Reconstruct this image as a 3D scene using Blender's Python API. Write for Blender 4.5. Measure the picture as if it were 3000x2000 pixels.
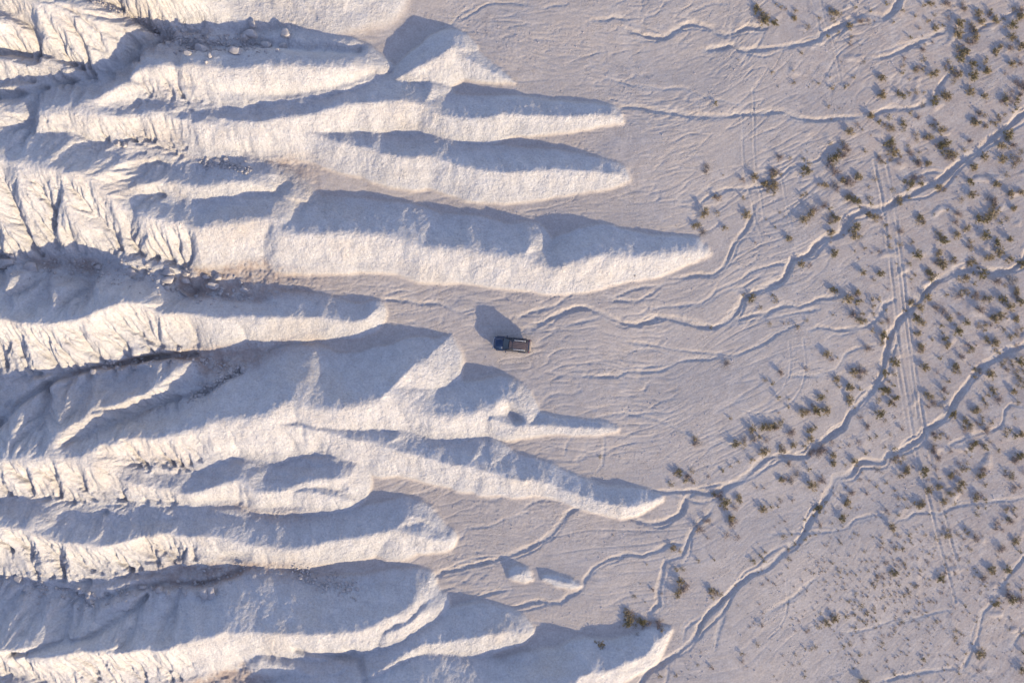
import bpy, bmesh, math, random, time
import numpy as np
from mathutils import Vector, Matrix, Euler
T0 = time.time()
random.seed(11)
for o in list(bpy.data.objects):
    bpy.data.objects.remove(o)
scene = bpy.context.scene
COL = scene.collection

# ---------------------------------------------------------------- camera: drone looking straight down
CAM_H = 100.0          # metres above the plain
PPM = 22.0             # photograph pixels (3000 wide) per metre on the plain
cam_d = bpy.data.cameras.new('drone_camera')
cam_d.sensor_fit = 'HORIZONTAL'
cam_d.sensor_width = 36.0
cam_d.lens = 36.0 * CAM_H / (3000.0 / PPM)
cam_d.clip_start = 0.5
cam_d.clip_end = 6000.0
cam = bpy.data.objects.new('drone_camera', cam_d)
cam.location = (0, 0, CAM_H)
cam.rotation_euler = (0, 0, 0)
COL.objects.link(cam)
scene.camera = cam

# ---------------------------------------------------------------- light: low evening sun from the lower right, clear sky
SUN_EL = math.radians(15.0)
SUN_AZ = (0.70, -0.714)              # ground direction towards the sun
world = bpy.data.worlds.new('World')
scene.world = world
world.use_nodes = True
wn = world.node_tree
wn.nodes.clear()
w_out = wn.nodes.new('ShaderNodeOutputWorld')
w_bg = wn.nodes.new('ShaderNodeBackground')
w_sky = wn.nodes.new('ShaderNodeTexSky')
w_sky.sky_type = 'NISHITA'
w_sky.sun_disc = False
w_sky.sun_elevation = SUN_EL
w_sky.sun_rotation = math.radians(135.6)
w_sky.altitude = 1200.0
w_sky.air_density = 1.0
w_sky.dust_density = 0.6
w_sky.ozone_density = 2.5
w_bg.inputs['Strength'].default_value = 0.15
w_tint = wn.nodes.new('ShaderNodeMix'); w_tint.data_type = 'RGBA'; w_tint.blend_type = 'MULTIPLY'
w_tint.inputs[0].default_value = 1.0
w_tint.inputs[7].default_value = (1.26, 0.972, 0.97, 1)      # clear desert evening: a touch of violet
wn.links.new(w_sky.outputs['Color'], w_tint.inputs[6])
wn.links.new(w_tint.outputs[2], w_bg.inputs['Color'])
wn.links.new(w_bg.outputs['Background'], w_out.inputs['Surface'])

sun_d = bpy.data.lights.new('sun', 'SUN')
sun_d.energy = 2.45
sun_d.angle = math.radians(0.53)
sun_d.color = (1.0, 0.855, 0.585)
sun = bpy.data.objects.new('sun', sun_d)
dirv = Vector((SUN_AZ[0] * math.cos(SUN_EL), SUN_AZ[1] * math.cos(SUN_EL), math.sin(SUN_EL)))
sun.rotation_euler = dirv.to_track_quat('Z', 'Y').to_euler()
sun.location = (60, -60, 60)
COL.objects.link(sun)

scene.view_settings.view_transform = 'Standard'
scene.view_settings.look = 'None'
scene.view_settings.exposure = 1.62
scene.view_settings.gamma = 1.0
scene.view_settings.use_curve_mapping = False
# ================================================================ noise helpers
_rng = np.random.default_rng(5)
_PERM = _rng.permutation(256)
_PERM = np.concatenate([_PERM, _PERM])
_GA = _rng.uniform(0, 2 * np.pi, 256)
_GX, _GY = np.cos(_GA).astype(np.float32), np.sin(_GA).astype(np.float32)

def gnoise(x, y, seed=0):
    x = np.asarray(x, np.float32) + np.float32(seed * 17.31)
    y = np.asarray(y, np.float32) + np.float32(seed * 9.77)
    xf = np.floor(x); yf = np.floor(y)
    xi = xf.astype(np.int32) & 255; yi = yf.astype(np.int32) & 255
    fx = x - xf; fy = y - yf
    u = fx * fx * fx * (fx * (fx * 6 - 15) + 10); v = fy * fy * fy * (fy * (fy * 6 - 15) + 10)
    xi1 = (xi + 1) & 255; yi1 = (yi + 1) & 255
    p0 = _PERM[xi]; p1 = _PERM[xi1]
    a = _PERM[p0 + yi]; b = _PERM[p1 + yi]; c = _PERM[p0 + yi1]; d = _PERM[p1 + yi1]
    na = _GX[a] * fx + _GY[a] * fy
    nb = _GX[b] * (fx - 1) + _GY[b] * fy
    nc = _GX[c] * fx + _GY[c] * (fy - 1)
    nd = _GX[d] * (fx - 1) + _GY[d] * (fy - 1)
    return (na + u * (nb - na)) + v * ((nc + u * (nd - nc)) - (na + u * (nb - na)))

def fbm(x, y, octv, seed=0):
    s = 0; a = 1.0; f = 1.0
    for k in range(octv):
        s = s + a * gnoise(x * f, y * f, seed + k * 3)
        a *= 0.5; f *= 2.03
    return s

def sstep(e0, e1, x):
    t = np.clip((x - e0) / (e1 - e0), 0, 1)
    return t * t * (3 - 2 * t)

# ================================================================ grid (plan coordinates P,Q in photo-pixel units on the plain)
STEP = 2.9
px_in = np.arange(-430, 3260 + STEP, STEP)
py_in = np.arange(-260, 2260 + STEP, STEP)
out = np.array([1, 4, 10, 22, 45, 90, 170, 320, 600, 1100, 2000, 3800, 7000, 13000, 24000.]) * 4.0
PX = np.concatenate([px_in[0] - out[::-1], px_in, px_in[-1] + out])
PY = np.concatenate([py_in[0] - out[::-1], py_in, py_in[-1] + out])
NX, NY = len(PX), len(PY)
PAD = len(out)
P, Q = np.meshgrid(PX.astype(np.float32), PY.astype(np.float32))      # [row=y, col=x]

def base_h(p, q):
    """gentle rise of the plain towards the badland wall on the left"""
    t = np.clip((1350 - p) / PPM, 0, 75)
    b = 0.070 * np.sqrt(t * t + 16) - 0.28
    return np.maximum(b, 0) * (p < 1350) 

def to_plan(px, py, H):
    """photo pixel of a point that stands H above the rising base -> plan coordinates"""
    p, q = px, py
    for _ in range(4):
        z = float(base_h(np.float32(p), np.float32(q))) + H
        s = (CAM_H - z) / CAM_H
        p = 1500 + (px - 1500) * s
        q = 1000 + (py - 1000) * s
    return p, q

# every crest line: (hill number, tan of sunny flank, tan of shaded flank, crest rounding, [(photo x, photo y, height above base)])
RIDGES = [
 # top edge of the photograph: pale slopes that come in from above the frame
 (0, .55, .55, 34, [(-300,-110,6.2),(-60,-50,6.2),(110,0,5.8),(190,22,5.2),(240,40,4.6)]),
 (0, 1.1, .85, 16, [(190,20,4.6),(250,45,4.2),(268,62,3.6)]),
 (0, .85, .60, 26, [(-200,25,6.4),(-40,45,5.9),(80,70,5.0),(150,92,4.2),(190,104,3.4)]),
 (1, .95, .60, 10, [(250,-160,5.0),(380,-60,5.2),(480,-35,4.6),(560,-15,3.6),(622,30,2.2)]),
 (1, .22, .40, 14, [(560,-100,2.6),(660,-70,2.1),(800,-60,1.7),(950,-50,1.4),(1080,-40,1.1)]),
 (1, .42, .50, 6, [(900,-60,1.9),(1010,-15,1.4),(1070,25,0.6)]),
 # second hill
 (2, .70, .60, 6, [(-260,150,4.6),(-60,180,4.2),(60,190,3.6),(140,196,3.0),(195,190,2.4),(250,205,1.2)]),
 (3, .60, .62, 10, [(-260,330,4.6),(-60,330,4.4),(60,334,4.2),(170,322,4.0),(270,300,3.8),(340,268,3.6),(395,232,3.5),(440,202,4.0),(520,195,4.25),(600,196,4.3),(680,205,4.1),(760,196,4.0),(830,186,3.9),(900,196,3.65),(980,198,3.2),(1050,196,2.0),(1110,195,0.8),(1150,200,0.2)]),
 (3, .50, .55, 55, [(-260,352,4.6),(-60,352,4.5),(60,350,4.4),(170,342,4.2),(230,332,4.0)]),
 (3, .56, .50, 12, [(200,340,3.9),(330,330,3.6),(440,332,3.2),(540,348,2.95),(600,362,2.8),(660,372,2.5)]),
 (3, .60, .55, 5, [(340,285,3.2),(420,283,2.4),(480,266,1.9)]),
 (4, .55, .60, 6, [(1165,230,0.9),(1210,205,1.5),(1270,175,2.0),(1318,145,2.1),(1345,160,1.6),(1400,190,1.1),(1450,215,0.7),(1500,240,0.2)]),
 # third hill
 (5, .58, .52, 7, [(300,300,3.4),(400,318,3.0),(480,322,2.8),(560,332,2.7),(660,352,2.7),(750,358,2.9),(830,345,2.9),(950,325,2.8),(1020,310,2.7),(1100,298,2.5),(1180,297,2.3),(1240,308,2.1),(1290,335,2.0),(1360,345,1.9),(1430,345,1.8),(1500,334,1.55),(1580,340,1.3),(1700,338,1.05),(1785,336,0.8),(1815,352,0.35)]),
 (5, .55, .55, 5, [(540,300,2.2),(610,285,1.6),(680,276,1.0)]),
 (5, .55, .55, 5, [(560,318,2.4),(640,308,1.8),(708,308,1.2)]),
 (5, .5, .5, 4, [(1240,300,2.0),(1262,270,1.5),(1262,255,1.1)]),
 (6, .52, .52, 6, [(790,385,2.0),(860,385,1.9),(930,392,1.8),(985,418,1.85),(1070,434,1.9),(1130,455,2.0),(1200,460,2.1),(1260,455,2.1),(1320,478,2.1),(1400,498,2.1),(1500,501,2.0),(1650,500,1.65),(1750,503,1.2),(1810,508,0.8),(1838,524,0.25)]),
 # fourth hill, the long one above the truck
 (7, .60, .50, 8, [(280,505,3.6),(360,528,3.2),(420,530,3.0),(500,546,2.7),(600,545,2.5),(700,530,2.3),(760,540,2.0),(850,574,1.5),(918,593,0.7)]),
 (7, .60, .55, 12, [(-260,430,6.0),(-60,450,6.0),(80,478,5.8),(190,505,5.6),(280,535,5.0),(350,590,4.0),(470,650,3.5),(600,662,3.2),(700,650,3.1),(790,640,3.0),(825,680,2.9),(940,685,2.8),(1037,683,2.7),(1085,688,2.6),(1165,693,2.6),(1212,707,2.6),(1244,724,2.5),(1292,728,2.5),(1372,727,2.5),(1404,736,2.45),(1467,747,2.35),(1530,752,2.35),(1560,772,2.0),(1620,784,1.9),(1700,765,2.2),(1765,746,2.2),(1800,748,2.0),(1900,750,1.55),(1950,742,1.3),(2035,730,0.75),(2072,742,0.2)]),
 (7, .55, .50, 58, [(-260,480,5.7),(-60,488,5.6),(60,498,5.5),(150,512,5.3),(210,530,4.9)]),
 (7, .60, .55, 5, [(1530,752,2.35),(1545,728,2.2),(1556,714,1.7),(1560,700,1.0)]),
 (7, .55, .55, 4, [(1372,727,2.5),(1375,705,1.9),(1376,695,1.4)]),
 (7, .5, .55, 5, [(300,560,4.2),(400,610,3.3),(495,608,2.2)]),
 (7, .5, .5, 5, [(600,655,3.1),(620,615,2.2)]),
 (7, .5, .5, 4, [(800,645,2.9),(808,628,2.2)]),
 (7, .5, .5, 5, [(120,500,4.8),(170,470,4.1),(232,455,3.2)]),
 (7, .5, .5, 5, [(210,530,4.6),(270,500,3.9),(330,470,3.0)]),
 # fifth hill, ending left of the truck
 (8, .62, .60, 9, [(-260,930,5.4),(-60,925,5.3),(64,944,5.0),(180,942,4.8),(240,932,4.7),(320,898,4.7),(400,882,4.4),(450,914,3.6),(550,920,2.9),(650,934,2.6),(750,932,2.3),(850,930,2.0),(940,928,1.8),(1020,942,1.5),(1070,934,1.3),(1098,912,0.9),(1122,922,0.3)]),
 (8, .5, .55, 6, [(60,940,4.5),(30,860,4.0),(28,800,3.0)]),
 (8, .5, .5, 6, [(180,940,4.3),(150,860,3.6),(140,815,2.6)]),
 (8, .5, .5, 6, [(320,895,4.2),(290,850,3.4),(280,822,2.4)]),
 # sixth hill, the broad one below the truck
 (9, .55, .55, 12, [(-260,1420,4.6),(-60,1370,4.6),(60,1320,4.6),(160,1296,4.5),(260,1300,4.3),(360,1298,4.0),(460,1286,3.8),(575,1262,3.7),(660,1232,3.8),(750,1224,3.9),(800,1208,3.9),(855,1172,3.9),(887,1188,3.8),(941,1195,3.7),(999,1197,3.6),(1053,1184,3.5),(1101,1168,3.4),(1139,1152,3.3),(1175,1160,3.1),(1216,1185,2.8),(1250,1206,2.6),(1292,1215,2.5),(1356,1210,2.2),(1420,1198,1.9),(1464,1172,1.6),(1500,1160,1.1),(1540,1158,0.4)]),
 (9, .55, .5, 62, [(-100,1385,4.8),(60,1345,4.8),(170,1322,4.75),(240,1322,4.5)]),
 (9, .42, .66, 5, [(1115,1168,3.4),(1150,1140,3.3),(1185,1100,3.05),(1210,1074,2.7),(1230,1052,2.0)]),
 (9, .55, .55, 7, [(130,1285,4.3),(200,1245,3.6),(280,1215,3.2),(370,1180,2.9),(440,1140,2.6),(500,1104,2.1),(550,1112,1.2)]),
 (9, .5, .5, 4, [(350,1298,3.8),(430,1282,3.1),(482,1252,2.2)]),
 (9, .55, .55, 5, [(1440,1225,1.6),(1500,1245,1.25),(1560,1246,0.95),(1660,1252,0.7),(1760,1252,0.6),(1802,1254,0.3)]),
 (9, .5, .5, 6, [(1480,1165,1.4),(1530,1200,1.2),(1545,1235,1.0)]),
 (10, .62, .52, 6, [(760,1236,3.5),(840,1246,3.1),(890,1250,2.9),(950,1264,2.7),(1000,1280,2.6),(1040,1292,2.55),(1100,1296,2.5),(1160,1318,2.4),(1250,1345,2.2),(1320,1362,2.1),(1370,1362,2.1),(1440,1385,1.9),(1500,1402,1.75),(1580,1410,1.4),(1640,1430,1.2),(1700,1450,1.15),(1760,1470,1.15),(1820,1480,1.2),(1870,1475,1.05),(1932,1458,0.4)]),
 (10, .5, .55, 4, [(1125,1300,2.45),(1158,1285,2.1),(1168,1264,1.4)]),
 (10, .5, .55, 4, [(1372,1362,2.1),(1390,1340,1.7),(1396,1322,1.2)]),
 (10, .5, .5, 4, [(1428,1382,1.9),(1440,1350,1.5),(1436,1315,0.9)]),
 (11, .60, .50, 7, [(330,1400,3.0),(430,1425,2.6),(480,1440,2.4),(560,1443,2.3),(650,1418,2.4),(700,1404,2.5),(750,1438,2.3),(820,1440,2.2),(870,1422,2.2),(940,1402,2.1),(1002,1400,1.9),(1030,1440,1.1),(1045,1470,.4)]),
 (11, .5, .5, 5, [(720,1410,2.4),(738,1380,1.8),(740,1360,1.2)]),
 (11, .55, .6, 5, [(880,1440,2.1),(960,1452,1.8),(1010,1462,1.1)]),
 # seventh hill
 (12, .60, .55, 9, [(-260,1520,4.6),(-60,1540,4.4),(60,1548,4.2),(130,1572,4.0),(220,1590,3.8),(320,1594,3.4),(400,1576,3.0),(470,1561,2.8),(540,1565,2.6),(640,1573,2.4),(700,1590,2.2),(770,1598,2.1),(870,1603,2.0),(950,1590,2.0),(1050,1574,2.0),(1150,1553,1.9),(1205,1562,1.7),(1250,1580,1.4),(1305,1586,0.9),(1328,1592,0.3)]),
 (12, .55, .5, 40, [(-260,1530,4.4),(0,1540,4.3),(80,1550,4.1)]),
 (12, .4, .55, 7, [(1150,1553,1.9),(1185,1525,1.6),(1210,1510,1.2),(1260,1530,.8),(1295,1560,.6)]),
 (12, .5, .5, 5, [(200,1590,3.8),(240,1545,3.0),(330,1520,2.2)]),
 (12, .5, .55, 5, [(380,1600,2.5),(500,1590,2.0),(540,1610,1.5),(640,1640,.7)]),
 # eighth hill
 (13, .62, .52, 9, [(-260,1900,5.4),(-60,1900,5.2),(60,1906,5.0),(140,1922,4.8),(250,1904,4.6),(400,1900,4.3),(500,1893,4.1),(600,1868,3.9),(660,1849,3.8),(750,1850,3.6),(814,1854,3.5),(909,1858,3.4),(973,1851,3.3),(1053,1846,3.2),(1101,1832,3.1),(1133,1816,3.0),(1180,1797,2.7),(1206,1773,2.3),(1222,1745,1.4)]),
 (13, .55, .6, 5, [(1133,1858,2.6),(1190,1835,2.4),(1236,1795,2.0),(1240,1768,1.5)]),
 (13, .62, .55, 6, [(-60,1895,5.0),(30,1880,4.4),(100,1866,3.9),(200,1838,3.4),(320,1796,2.8),(380,1770,1.9),(420,1748,1.0)]),
 (13, .6, .6, 9, [(1040,1872,2.6),(1078,1882,2.1),(1095,1890,1.4)]),
 (13, .5, .6, 6, [(760,1935,1.7),(850,1960,1.5),(930,1985,1.5),(1000,1965,1.6),(1050,1935,1.0)]),
 (14, .55, .52, 6, [(960,2060,2.6),(1060,1998,2.4),(1130,1955,2.3),(1220,1895,2.2),(1300,1881,2.1),(1400,1866,2.0),(1450,1859,1.7),(1500,1856,1.3),(1548,1852,0.5)]),
 (15, .55, .52, 8, [(900,2140,4.2),(1100,2080,3.8),(1180,2025,3.3),(1250,2010,3.1),(1340,2040,2.9),(1460,2070,2.7),(1570,2035,2.6),(1650,2015,2.3),(1720,1976,2.1),(1790,1962,1.7),(1850,1936,1.5),(1890,1922,1.4),(1915,1890,1.1),(1960,1852,0.3)]),
 (15, .5, .5, 8, [(-260,2120,4.6),(0,2080,3.8),(200,2090,2.0),(400,2100,1.3),(560,2110,1.1),(760,2120,1.0)]),
 # two little mounds on the plain
 (16, .60, .60, 4, [(1497,1692,0.3),(1512,1684,0.75),(1535,1686,0.7),(1560,1694,0.2)]),
 (17, .60, .60, 3, [(1600,1692,0.4),(1630,1702,0.55),(1670,1712,0.5),(1700,1716,0.2)]),
]
GULLIES = [
 (17, 0.45, [(1486,1196),(1500,1212),(1512,1228)]),
 (14, 1.4, [(-200,170),(0,172),(100,178),(200,185),(260,200)]),
 (10, 0.9, [(-100,312),(80,302),(150,272),(215,250),(290,236)]),
 (18, 0.9, [(290,10),(380,60),(470,105),(560,140),(640,150),(760,140),(900,150),(1050,150)]),
 (10, 0.3, [(420,262),(500,252),(600,272),(700,290),(850,288),(1000,262),(1100,215)]),
 (34, 1.5, [(-100,768),(150,778),(300,796),(450,822),(560,848)]),
 (26, 0.7, [(540,845),(650,868),(760,885)]),
 (10, 1.0, [(-60,1330),(40,1230),(80,1180),(150,1125),(250,1082),(400,1058),(560,1038)]),
 (10, 0.7, [(240,1284),(380,1228),(480,1180),(620,1140),(700,1085)]),
 (12, 0.7, [(-60,1690),(60,1690),(200,1722),(280,1757),(400,1722),(600,1708),(700,1672)]),
 (9, 0.8, [(90,1878),(300,1842),(380,1795),(430,1745)]),
 (10, 0.7, [(870,1900),(950,1915),(1060,1925),(1075,1960),(1080,2010)]),
]


def catmull(pts, step=14.0):
    pts = np.array(pts, float)
    n = len(pts)
    res = []
    for i in range(n - 1):
        p0 = pts[max(i - 1, 0)]; p1 = pts[i]; p2 = pts[i + 1]; p3 = pts[min(i + 2, n - 1)]
        L = np.hypot(*(p2[:2] - p1[:2]))
        m = max(1, int(L / step))
        for k in range(m):
            t = k / m
            c = 0.5 * ((2 * p1) + (-p0 + p2) * t + (2 * p0 - 5 * p1 + 4 * p2 - p3) * t * t + (-p0 + 3 * p1 - 3 * p2 + p3) * t ** 3)
            l = p1 + (p2 - p1) * t
            res.append(0.75 * c + 0.25 * l)
    res.append(pts[-1])
    return np.array(res)

def win(x0, x1, y0, y1):
    i0 = np.searchsorted(PX, x0); i1 = np.searchsorted(PX, x1)
    j0 = np.searchsorted(PY, y0); j1 = np.searchsorted(PY, y1)
    return slice(max(j0, 0), min(j1, NY)), slice(max(i0, 0), min(i1, NX))

def seg_dist(p, q, a, b):
    dx, dy = b[0] - a[0], b[1] - a[1]
    L2 = dx * dx + dy * dy + 1e-9
    t = np.clip(((p - a[0]) * dx + (q - a[1]) * dy) / L2, 0, 1)
    ex = p - (a[0] + t * dx); ey = q - (a[1] + t * dy)
    side = dx * (q - a[1]) - dy * (p - a[0])          # >0 : south side for a line drawn left to right
    return np.sqrt(ex * ex + ey * ey), t, side

# domain warp: makes crests wander and flanks flute
w1 = fbm(P / 150, Q / 150, 2, 1); w2 = fbm(P / 150, Q / 150, 2, 2)
w3 = gnoise(P / 36, Q / 60, 3); w4 = gnoise(P / 36, Q / 36, 4)
leftness = sstep(1000, 450, P)
PW = P + 7 * w1 + 5.0 * w3
QW = Q + 7 * w2 + 4.0 * w4

base = base_h(P, Q).astype(np.float32)
hill = np.zeros_like(P)                       # height above base
owner = np.full(P.shape, -1, np.int16)
best = np.full(P.shape, 0.12, np.float32)

def smax(a, b, k):
    h = np.clip(0.5 + 0.5 * (b - a) / k, 0, 1)
    return a + (b - a) * h + k * h * (1 - h)

for rid, (fam, ts, tn, rr, pts) in enumerate(RIDGES):
    rr = rr * 0.6 if rr <= 9 else rr
    if pts[0][0] <= -200: pts = [(pts[0][0] - 900, pts[0][1], pts[0][2] * 1.05)] + pts       # the hills go on beyond the picture
    conv = [to_plan(x, y, H) + (H,) for (x, y, H) in pts]
    c = catmull(conv)
    wmax = max(p[2] for p in pts) / min(ts, tn) * PPM + 40
    sl = win(c[:, 0].min() - wmax, c[:, 0].max() + wmax, c[:, 1].min() - wmax, c[:, 1].max() + wmax)
    hr = np.full(P[sl].shape, -9.0, np.float32)
    oy, ox = sl[0].start, sl[1].start
    for a, b in zip(c[:-1], c[1:]):
        wm = max(a[2], b[2]) / min(ts, tn) * PPM + 30
        s2 = win(min(a[0], b[0]) - wm, max(a[0], b[0]) + wm, min(a[1], b[1]) - wm, max(a[1], b[1]) + wm)
        if s2[0].stop <= s2[0].start or s2[1].stop <= s2[1].start: continue
        d, t, side = seg_dist(PW[s2], QW[s2], a, b)
        H = a[2] + (b[2] - a[2]) * t
        # blend of slopes across the crest so that the two flanks join cleanly
        sd = np.clip(side / (math.hypot(b[0] - a[0], b[1] - a[1]) + 1e-6) / 14.0, -1, 1) * 0.5 + 0.5
        tan = tn + (ts - tn) * sd
        hh = H - tan * (np.sqrt(d * d + rr * rr) - rr) / PPM
        v = (slice(s2[0].start - oy, s2[0].stop - oy), slice(s2[1].start - ox, s2[1].stop - ox))
        hr[v] = np.maximum(hr[v], hh)
    own = hr > best[sl]
    owner[sl] = np.where(own, fam, owner[sl])
    best[sl] = np.maximum(best[sl], hr)
    k = 0.07 + 0.22 * leftness[sl]
    hill[sl] = smax(hill[sl], hr, k)
print('ridges', time.time() - T0)

# gullies cut between ridges
for (wd, dep, pts) in GULLIES:
    c = catmull([to_plan(x, y, 0.6) + (0,) for (x, y) in pts], 20)
    cut = np.zeros_like(hill)
    for a, b in zip(c[:-1], c[1:]):
        s2 = win(min(a[0], b[0]) - wd * 2, max(a[0], b[0]) + wd * 2, min(a[1], b[1]) - wd * 2, max(a[1], b[1]) + wd * 2)
        if s2[0].stop <= s2[0].start or s2[1].stop <= s2[1].start: continue
        d, t, side = seg_dist(PW[s2], QW[s2], a, b)
        cut[s2] = np.maximum(cut[s2], dep * np.exp(-(d / wd) ** 2))
    hill = hill - cut

z = base + hill

# ================================================================ rain erosion of the badland slopes
hillm0 = sstep(0.25, 0.9, hill)
def upsample(a, f, h, w):
    """bilinear enlargement of a block grid by factor f to h x w cells"""
    yy = np.clip((np.arange(h) + 0.5) / f - 0.5, 0, a.shape[0] - 1.001); xx = np.clip((np.arange(w) + 0.5) / f - 0.5, 0, a.shape[1] - 1.001)
    y0 = yy.astype(int); x0 = xx.astype(int); fy = (yy - y0)[:, None]; fx = (xx - x0)[None, :]
    return (a[y0][:, x0] * (1 - fx) + a[y0][:, x0 + 1] * fx) * (1 - fy) + (a[y0 + 1][:, x0] * (1 - fx) + a[y0 + 1][:, x0 + 1] * fx) * fy

def erode_coarse(z, sl, mask, f, *args):
    g = z[sl]; h, w = g.shape[0] // f * f, g.shape[1] // f * f
    blk = lambda a: a[:h, :w].reshape(h // f, f, w // f, f).mean((1, 3))
    gc = blk(g.astype(np.float64)); mc = blk(mask[sl])
    full = (slice(0, gc.shape[0]), slice(0, gc.shape[1]))
    new = erode(gc.copy(), full, mc, *args)
    z[sl[0], sl[1]][:h, :w] += upsample(new - gc, f, h, w).astype(np.float32)
    return z

def erode(z, sl, mask, nb, nd, steps, K, seed, dmax=0.03):
    g = np.array(z[sl], np.float64)
    m = mask[sl].astype(np.float64)
    h, w = g.shape
    rng = np.random.default_rng(seed)
    cdf = np.cumsum(m.ravel()); tot = cdf[-1]; cdf = cdf / tot
    cell = STEP / PPM
    for b in range(nb):
        idx = np.searchsorted(cdf, rng.random(nd))
        x = (idx % w) + rng.random(nd) - 0.5; y = (idx // w) + rng.random(nd) - 0.5
        vx = np.zeros(nd); vy = np.zeros(nd); sed = np.zeros(nd); wat = np.ones(nd)
        gf = g.ravel()
        old = gf.copy()
        for s in range(steps):
            x = np.clip(x, 1, w - 3); y = np.clip(y, 1, h - 3)
            xi = x.astype(int); yi = y.astype(int); fx = x - xi; fy = y - yi
            i0 = yi * w + xi
            a, bb, c, d = gf[i0], gf[i0 + 1], gf[i0 + w], gf[i0 + w + 1]
            gx = (bb - a) * (1 - fy) + (d - c) * fy
            gy = (c - a) * (1 - fx) + (d - bb) * fx
            ho = a * (1 - fx) * (1 - fy) + bb * fx * (1 - fy) + c * (1 - fx) * fy + d * fx * fy
            vx = vx * 0.25 - gx * 0.75 * 8; vy = vy * 0.25 - gy * 0.75 * 8
            n = np.sqrt(vx * vx + vy * vy) + 1e-9
            nx_ = np.clip(x + vx / n, 1, w - 3); ny_ = np.clip(y + vy / n, 1, h - 3)
            xj = nx_.astype(int); yj = ny_.astype(int); gx2 = nx_ - xj; gy2 = ny_ - yj
            j0 = yj * w + xj
            hn = gf[j0] * (1 - gx2) * (1 - gy2) + gf[j0 + 1] * gx2 * (1 - gy2) + gf[j0 + w] * (1 - gx2) * gy2 + gf[j0 + w + 1] * gx2 * gy2
            dh = hn - ho
            cap = np.maximum(-dh, 0.0) * wat * K
            mm = m.ravel()[i0]
            ero = np.where(dh < 0, np.minimum((cap - sed) * 0.30, -dh * 0.5), -np.minimum(sed, dh))
            ero = np.where(ero < 0, np.maximum(ero, -sed), ero)
            dep_ = np.where(ero < 0, ero * 0.3, ero) * mm
            sed = sed + ero
            for off, ww in ((0, (1 - fx) * (1 - fy)), (1, fx * (1 - fy)), (w, (1 - fx) * fy), (w + 1, fx * fy)):
                np.subtract.at(gf, i0 + off, dep_ * ww)
            x, y = nx_, ny_
            wat *= 0.985
        dl = np.clip(gf - old, -dmax, dmax * 0.7).reshape(h, w)
        dl = dl * 0.72 + 0.07 * (np.roll(dl, 1, 0) + np.roll(dl, -1, 0) + np.roll(dl, 1, 1) + np.roll(dl, -1, 1))
        g = old.reshape(h, w) + dl
    z[sl] = g
    return z
reg = win(-410, 1980, -230, 2230)
em = hillm0 * sstep(1960, 1500, P)
rill_zone = sstep(740, 500, P + 70 * w1)
def blur(a, n):
    for _ in range(2):
        for ax in (0, 1):
            c = np.cumsum(np.pad(a, [(n + 1, n) if k == ax else (0, 0) for k in (0, 1)], mode='edge'), axis=ax)
            a = (np.take(c, range(2 * n + 1, c.shape[ax]), ax) - np.take(c, range(0, c.shape[ax] - 2 * n - 1), ax)) / (2 * n + 1)
    return a
def carve(z, amt, lo, hi, n, fn):
    z1 = fn(z.astype(np.float64).copy())
    d = (z1 - z)[reg]
    d = d - blur(d, n)
    print('  carve std %.3f  min %.2f max %.2f' % (d[hillm0[reg] > .5].std(), d.min(), d.max()))
    d = np.where(d < 0, lo * np.tanh(d * amt / lo), hi * np.tanh(d * amt / hi))
    z = z.copy(); z[reg] += (d * em[reg]).astype(np.float32)
    return z
def rills(z, sl, mask, n, steps, depth, fall, seed, start=None, smooth=2):
    """water threads traced straight down the slope and cut in as sharp V grooves"""
    rng = np.random.default_rng(seed)
    zs = blur(z[sl].astype(np.float64), smooth); h, w = zs.shape
    gy, gx = np.gradient(zs, STEP / PPM)
    m = mask[sl].astype(np.float64)
    wgt = m if start is None else m * start[sl]
    cdf = np.cumsum(wgt.ravel()); cdf /= cdf[-1]
    idx = np.searchsorted(cdf, rng.random(n))
    x = (idx % w) + rng.random(n); y = (idx // w) + rng.random(n)
    dx = np.zeros(n); dy = np.zeros(n); alive = np.ones(n, bool)
    cut = np.zeros((h, w)); dd = depth * rng.uniform(.55, 1.25, n)
    L = steps * rng.uniform(.35, 1.0, n)
    wob = rng.uniform(0, 6.28, n)
    for s in range(steps * 2):
        xi = np.clip(x.astype(int), 1, w - 2); yi = np.clip(y.astype(int), 1, h - 2)
        g = np.hypot(gx[yi, xi], gy[yi, xi]) + 1e-6
        alive &= (g > .16) & (s * .5 < L) & (m[yi, xi] > .05)
        if not alive.any(): break
        tt = s * .5 / L
        dep = dd * np.clip(.25 + 1.3 * tt, 0, 1) * np.clip((1 - tt) * 6, 0, 1) * m[yi, xi]
        np.maximum.at(cut, (yi[alive], xi[alive]), dep[alive])
        a = .35 * np.sin(wob + s * .11)
        ux, uy = -gx[yi, xi] / g, -gy[yi, xi] / g
        ux, uy = ux - uy * a, uy + ux * a
        dx = dx * .6 + ux * .4; dy = dy * .6 + uy * .4
        n_ = np.hypot(dx, dy) + 1e-9
        x = x + .5 * dx / n_ * alive; y = y + .5 * dy / n_ * alive
    for k in range(5):
        c2 = cut.copy()
        for ax in (0, 1):
            for sg in (1, -1): c2 = np.maximum(c2, np.roll(cut, sg, ax) - fall)
        for sx in (1, -1):
            for sy in (1, -1): c2 = np.maximum(c2, np.roll(np.roll(cut, sx, 0), sy, 1) - fall * 1.41)
        cut = c2
    cut[:7] = cut[-7:] = 0; cut[:, :7] = cut[:, -7:] = 0
    z = z.copy(); z[sl] -= cut.astype(np.float32)
    return z
rz = np.maximum(rill_zone, 0.18)
patch = np.clip(0.75 + 0.9 * fbm(P / 170, Q / 120, 2, 12), 0.25, 1.35)
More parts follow.
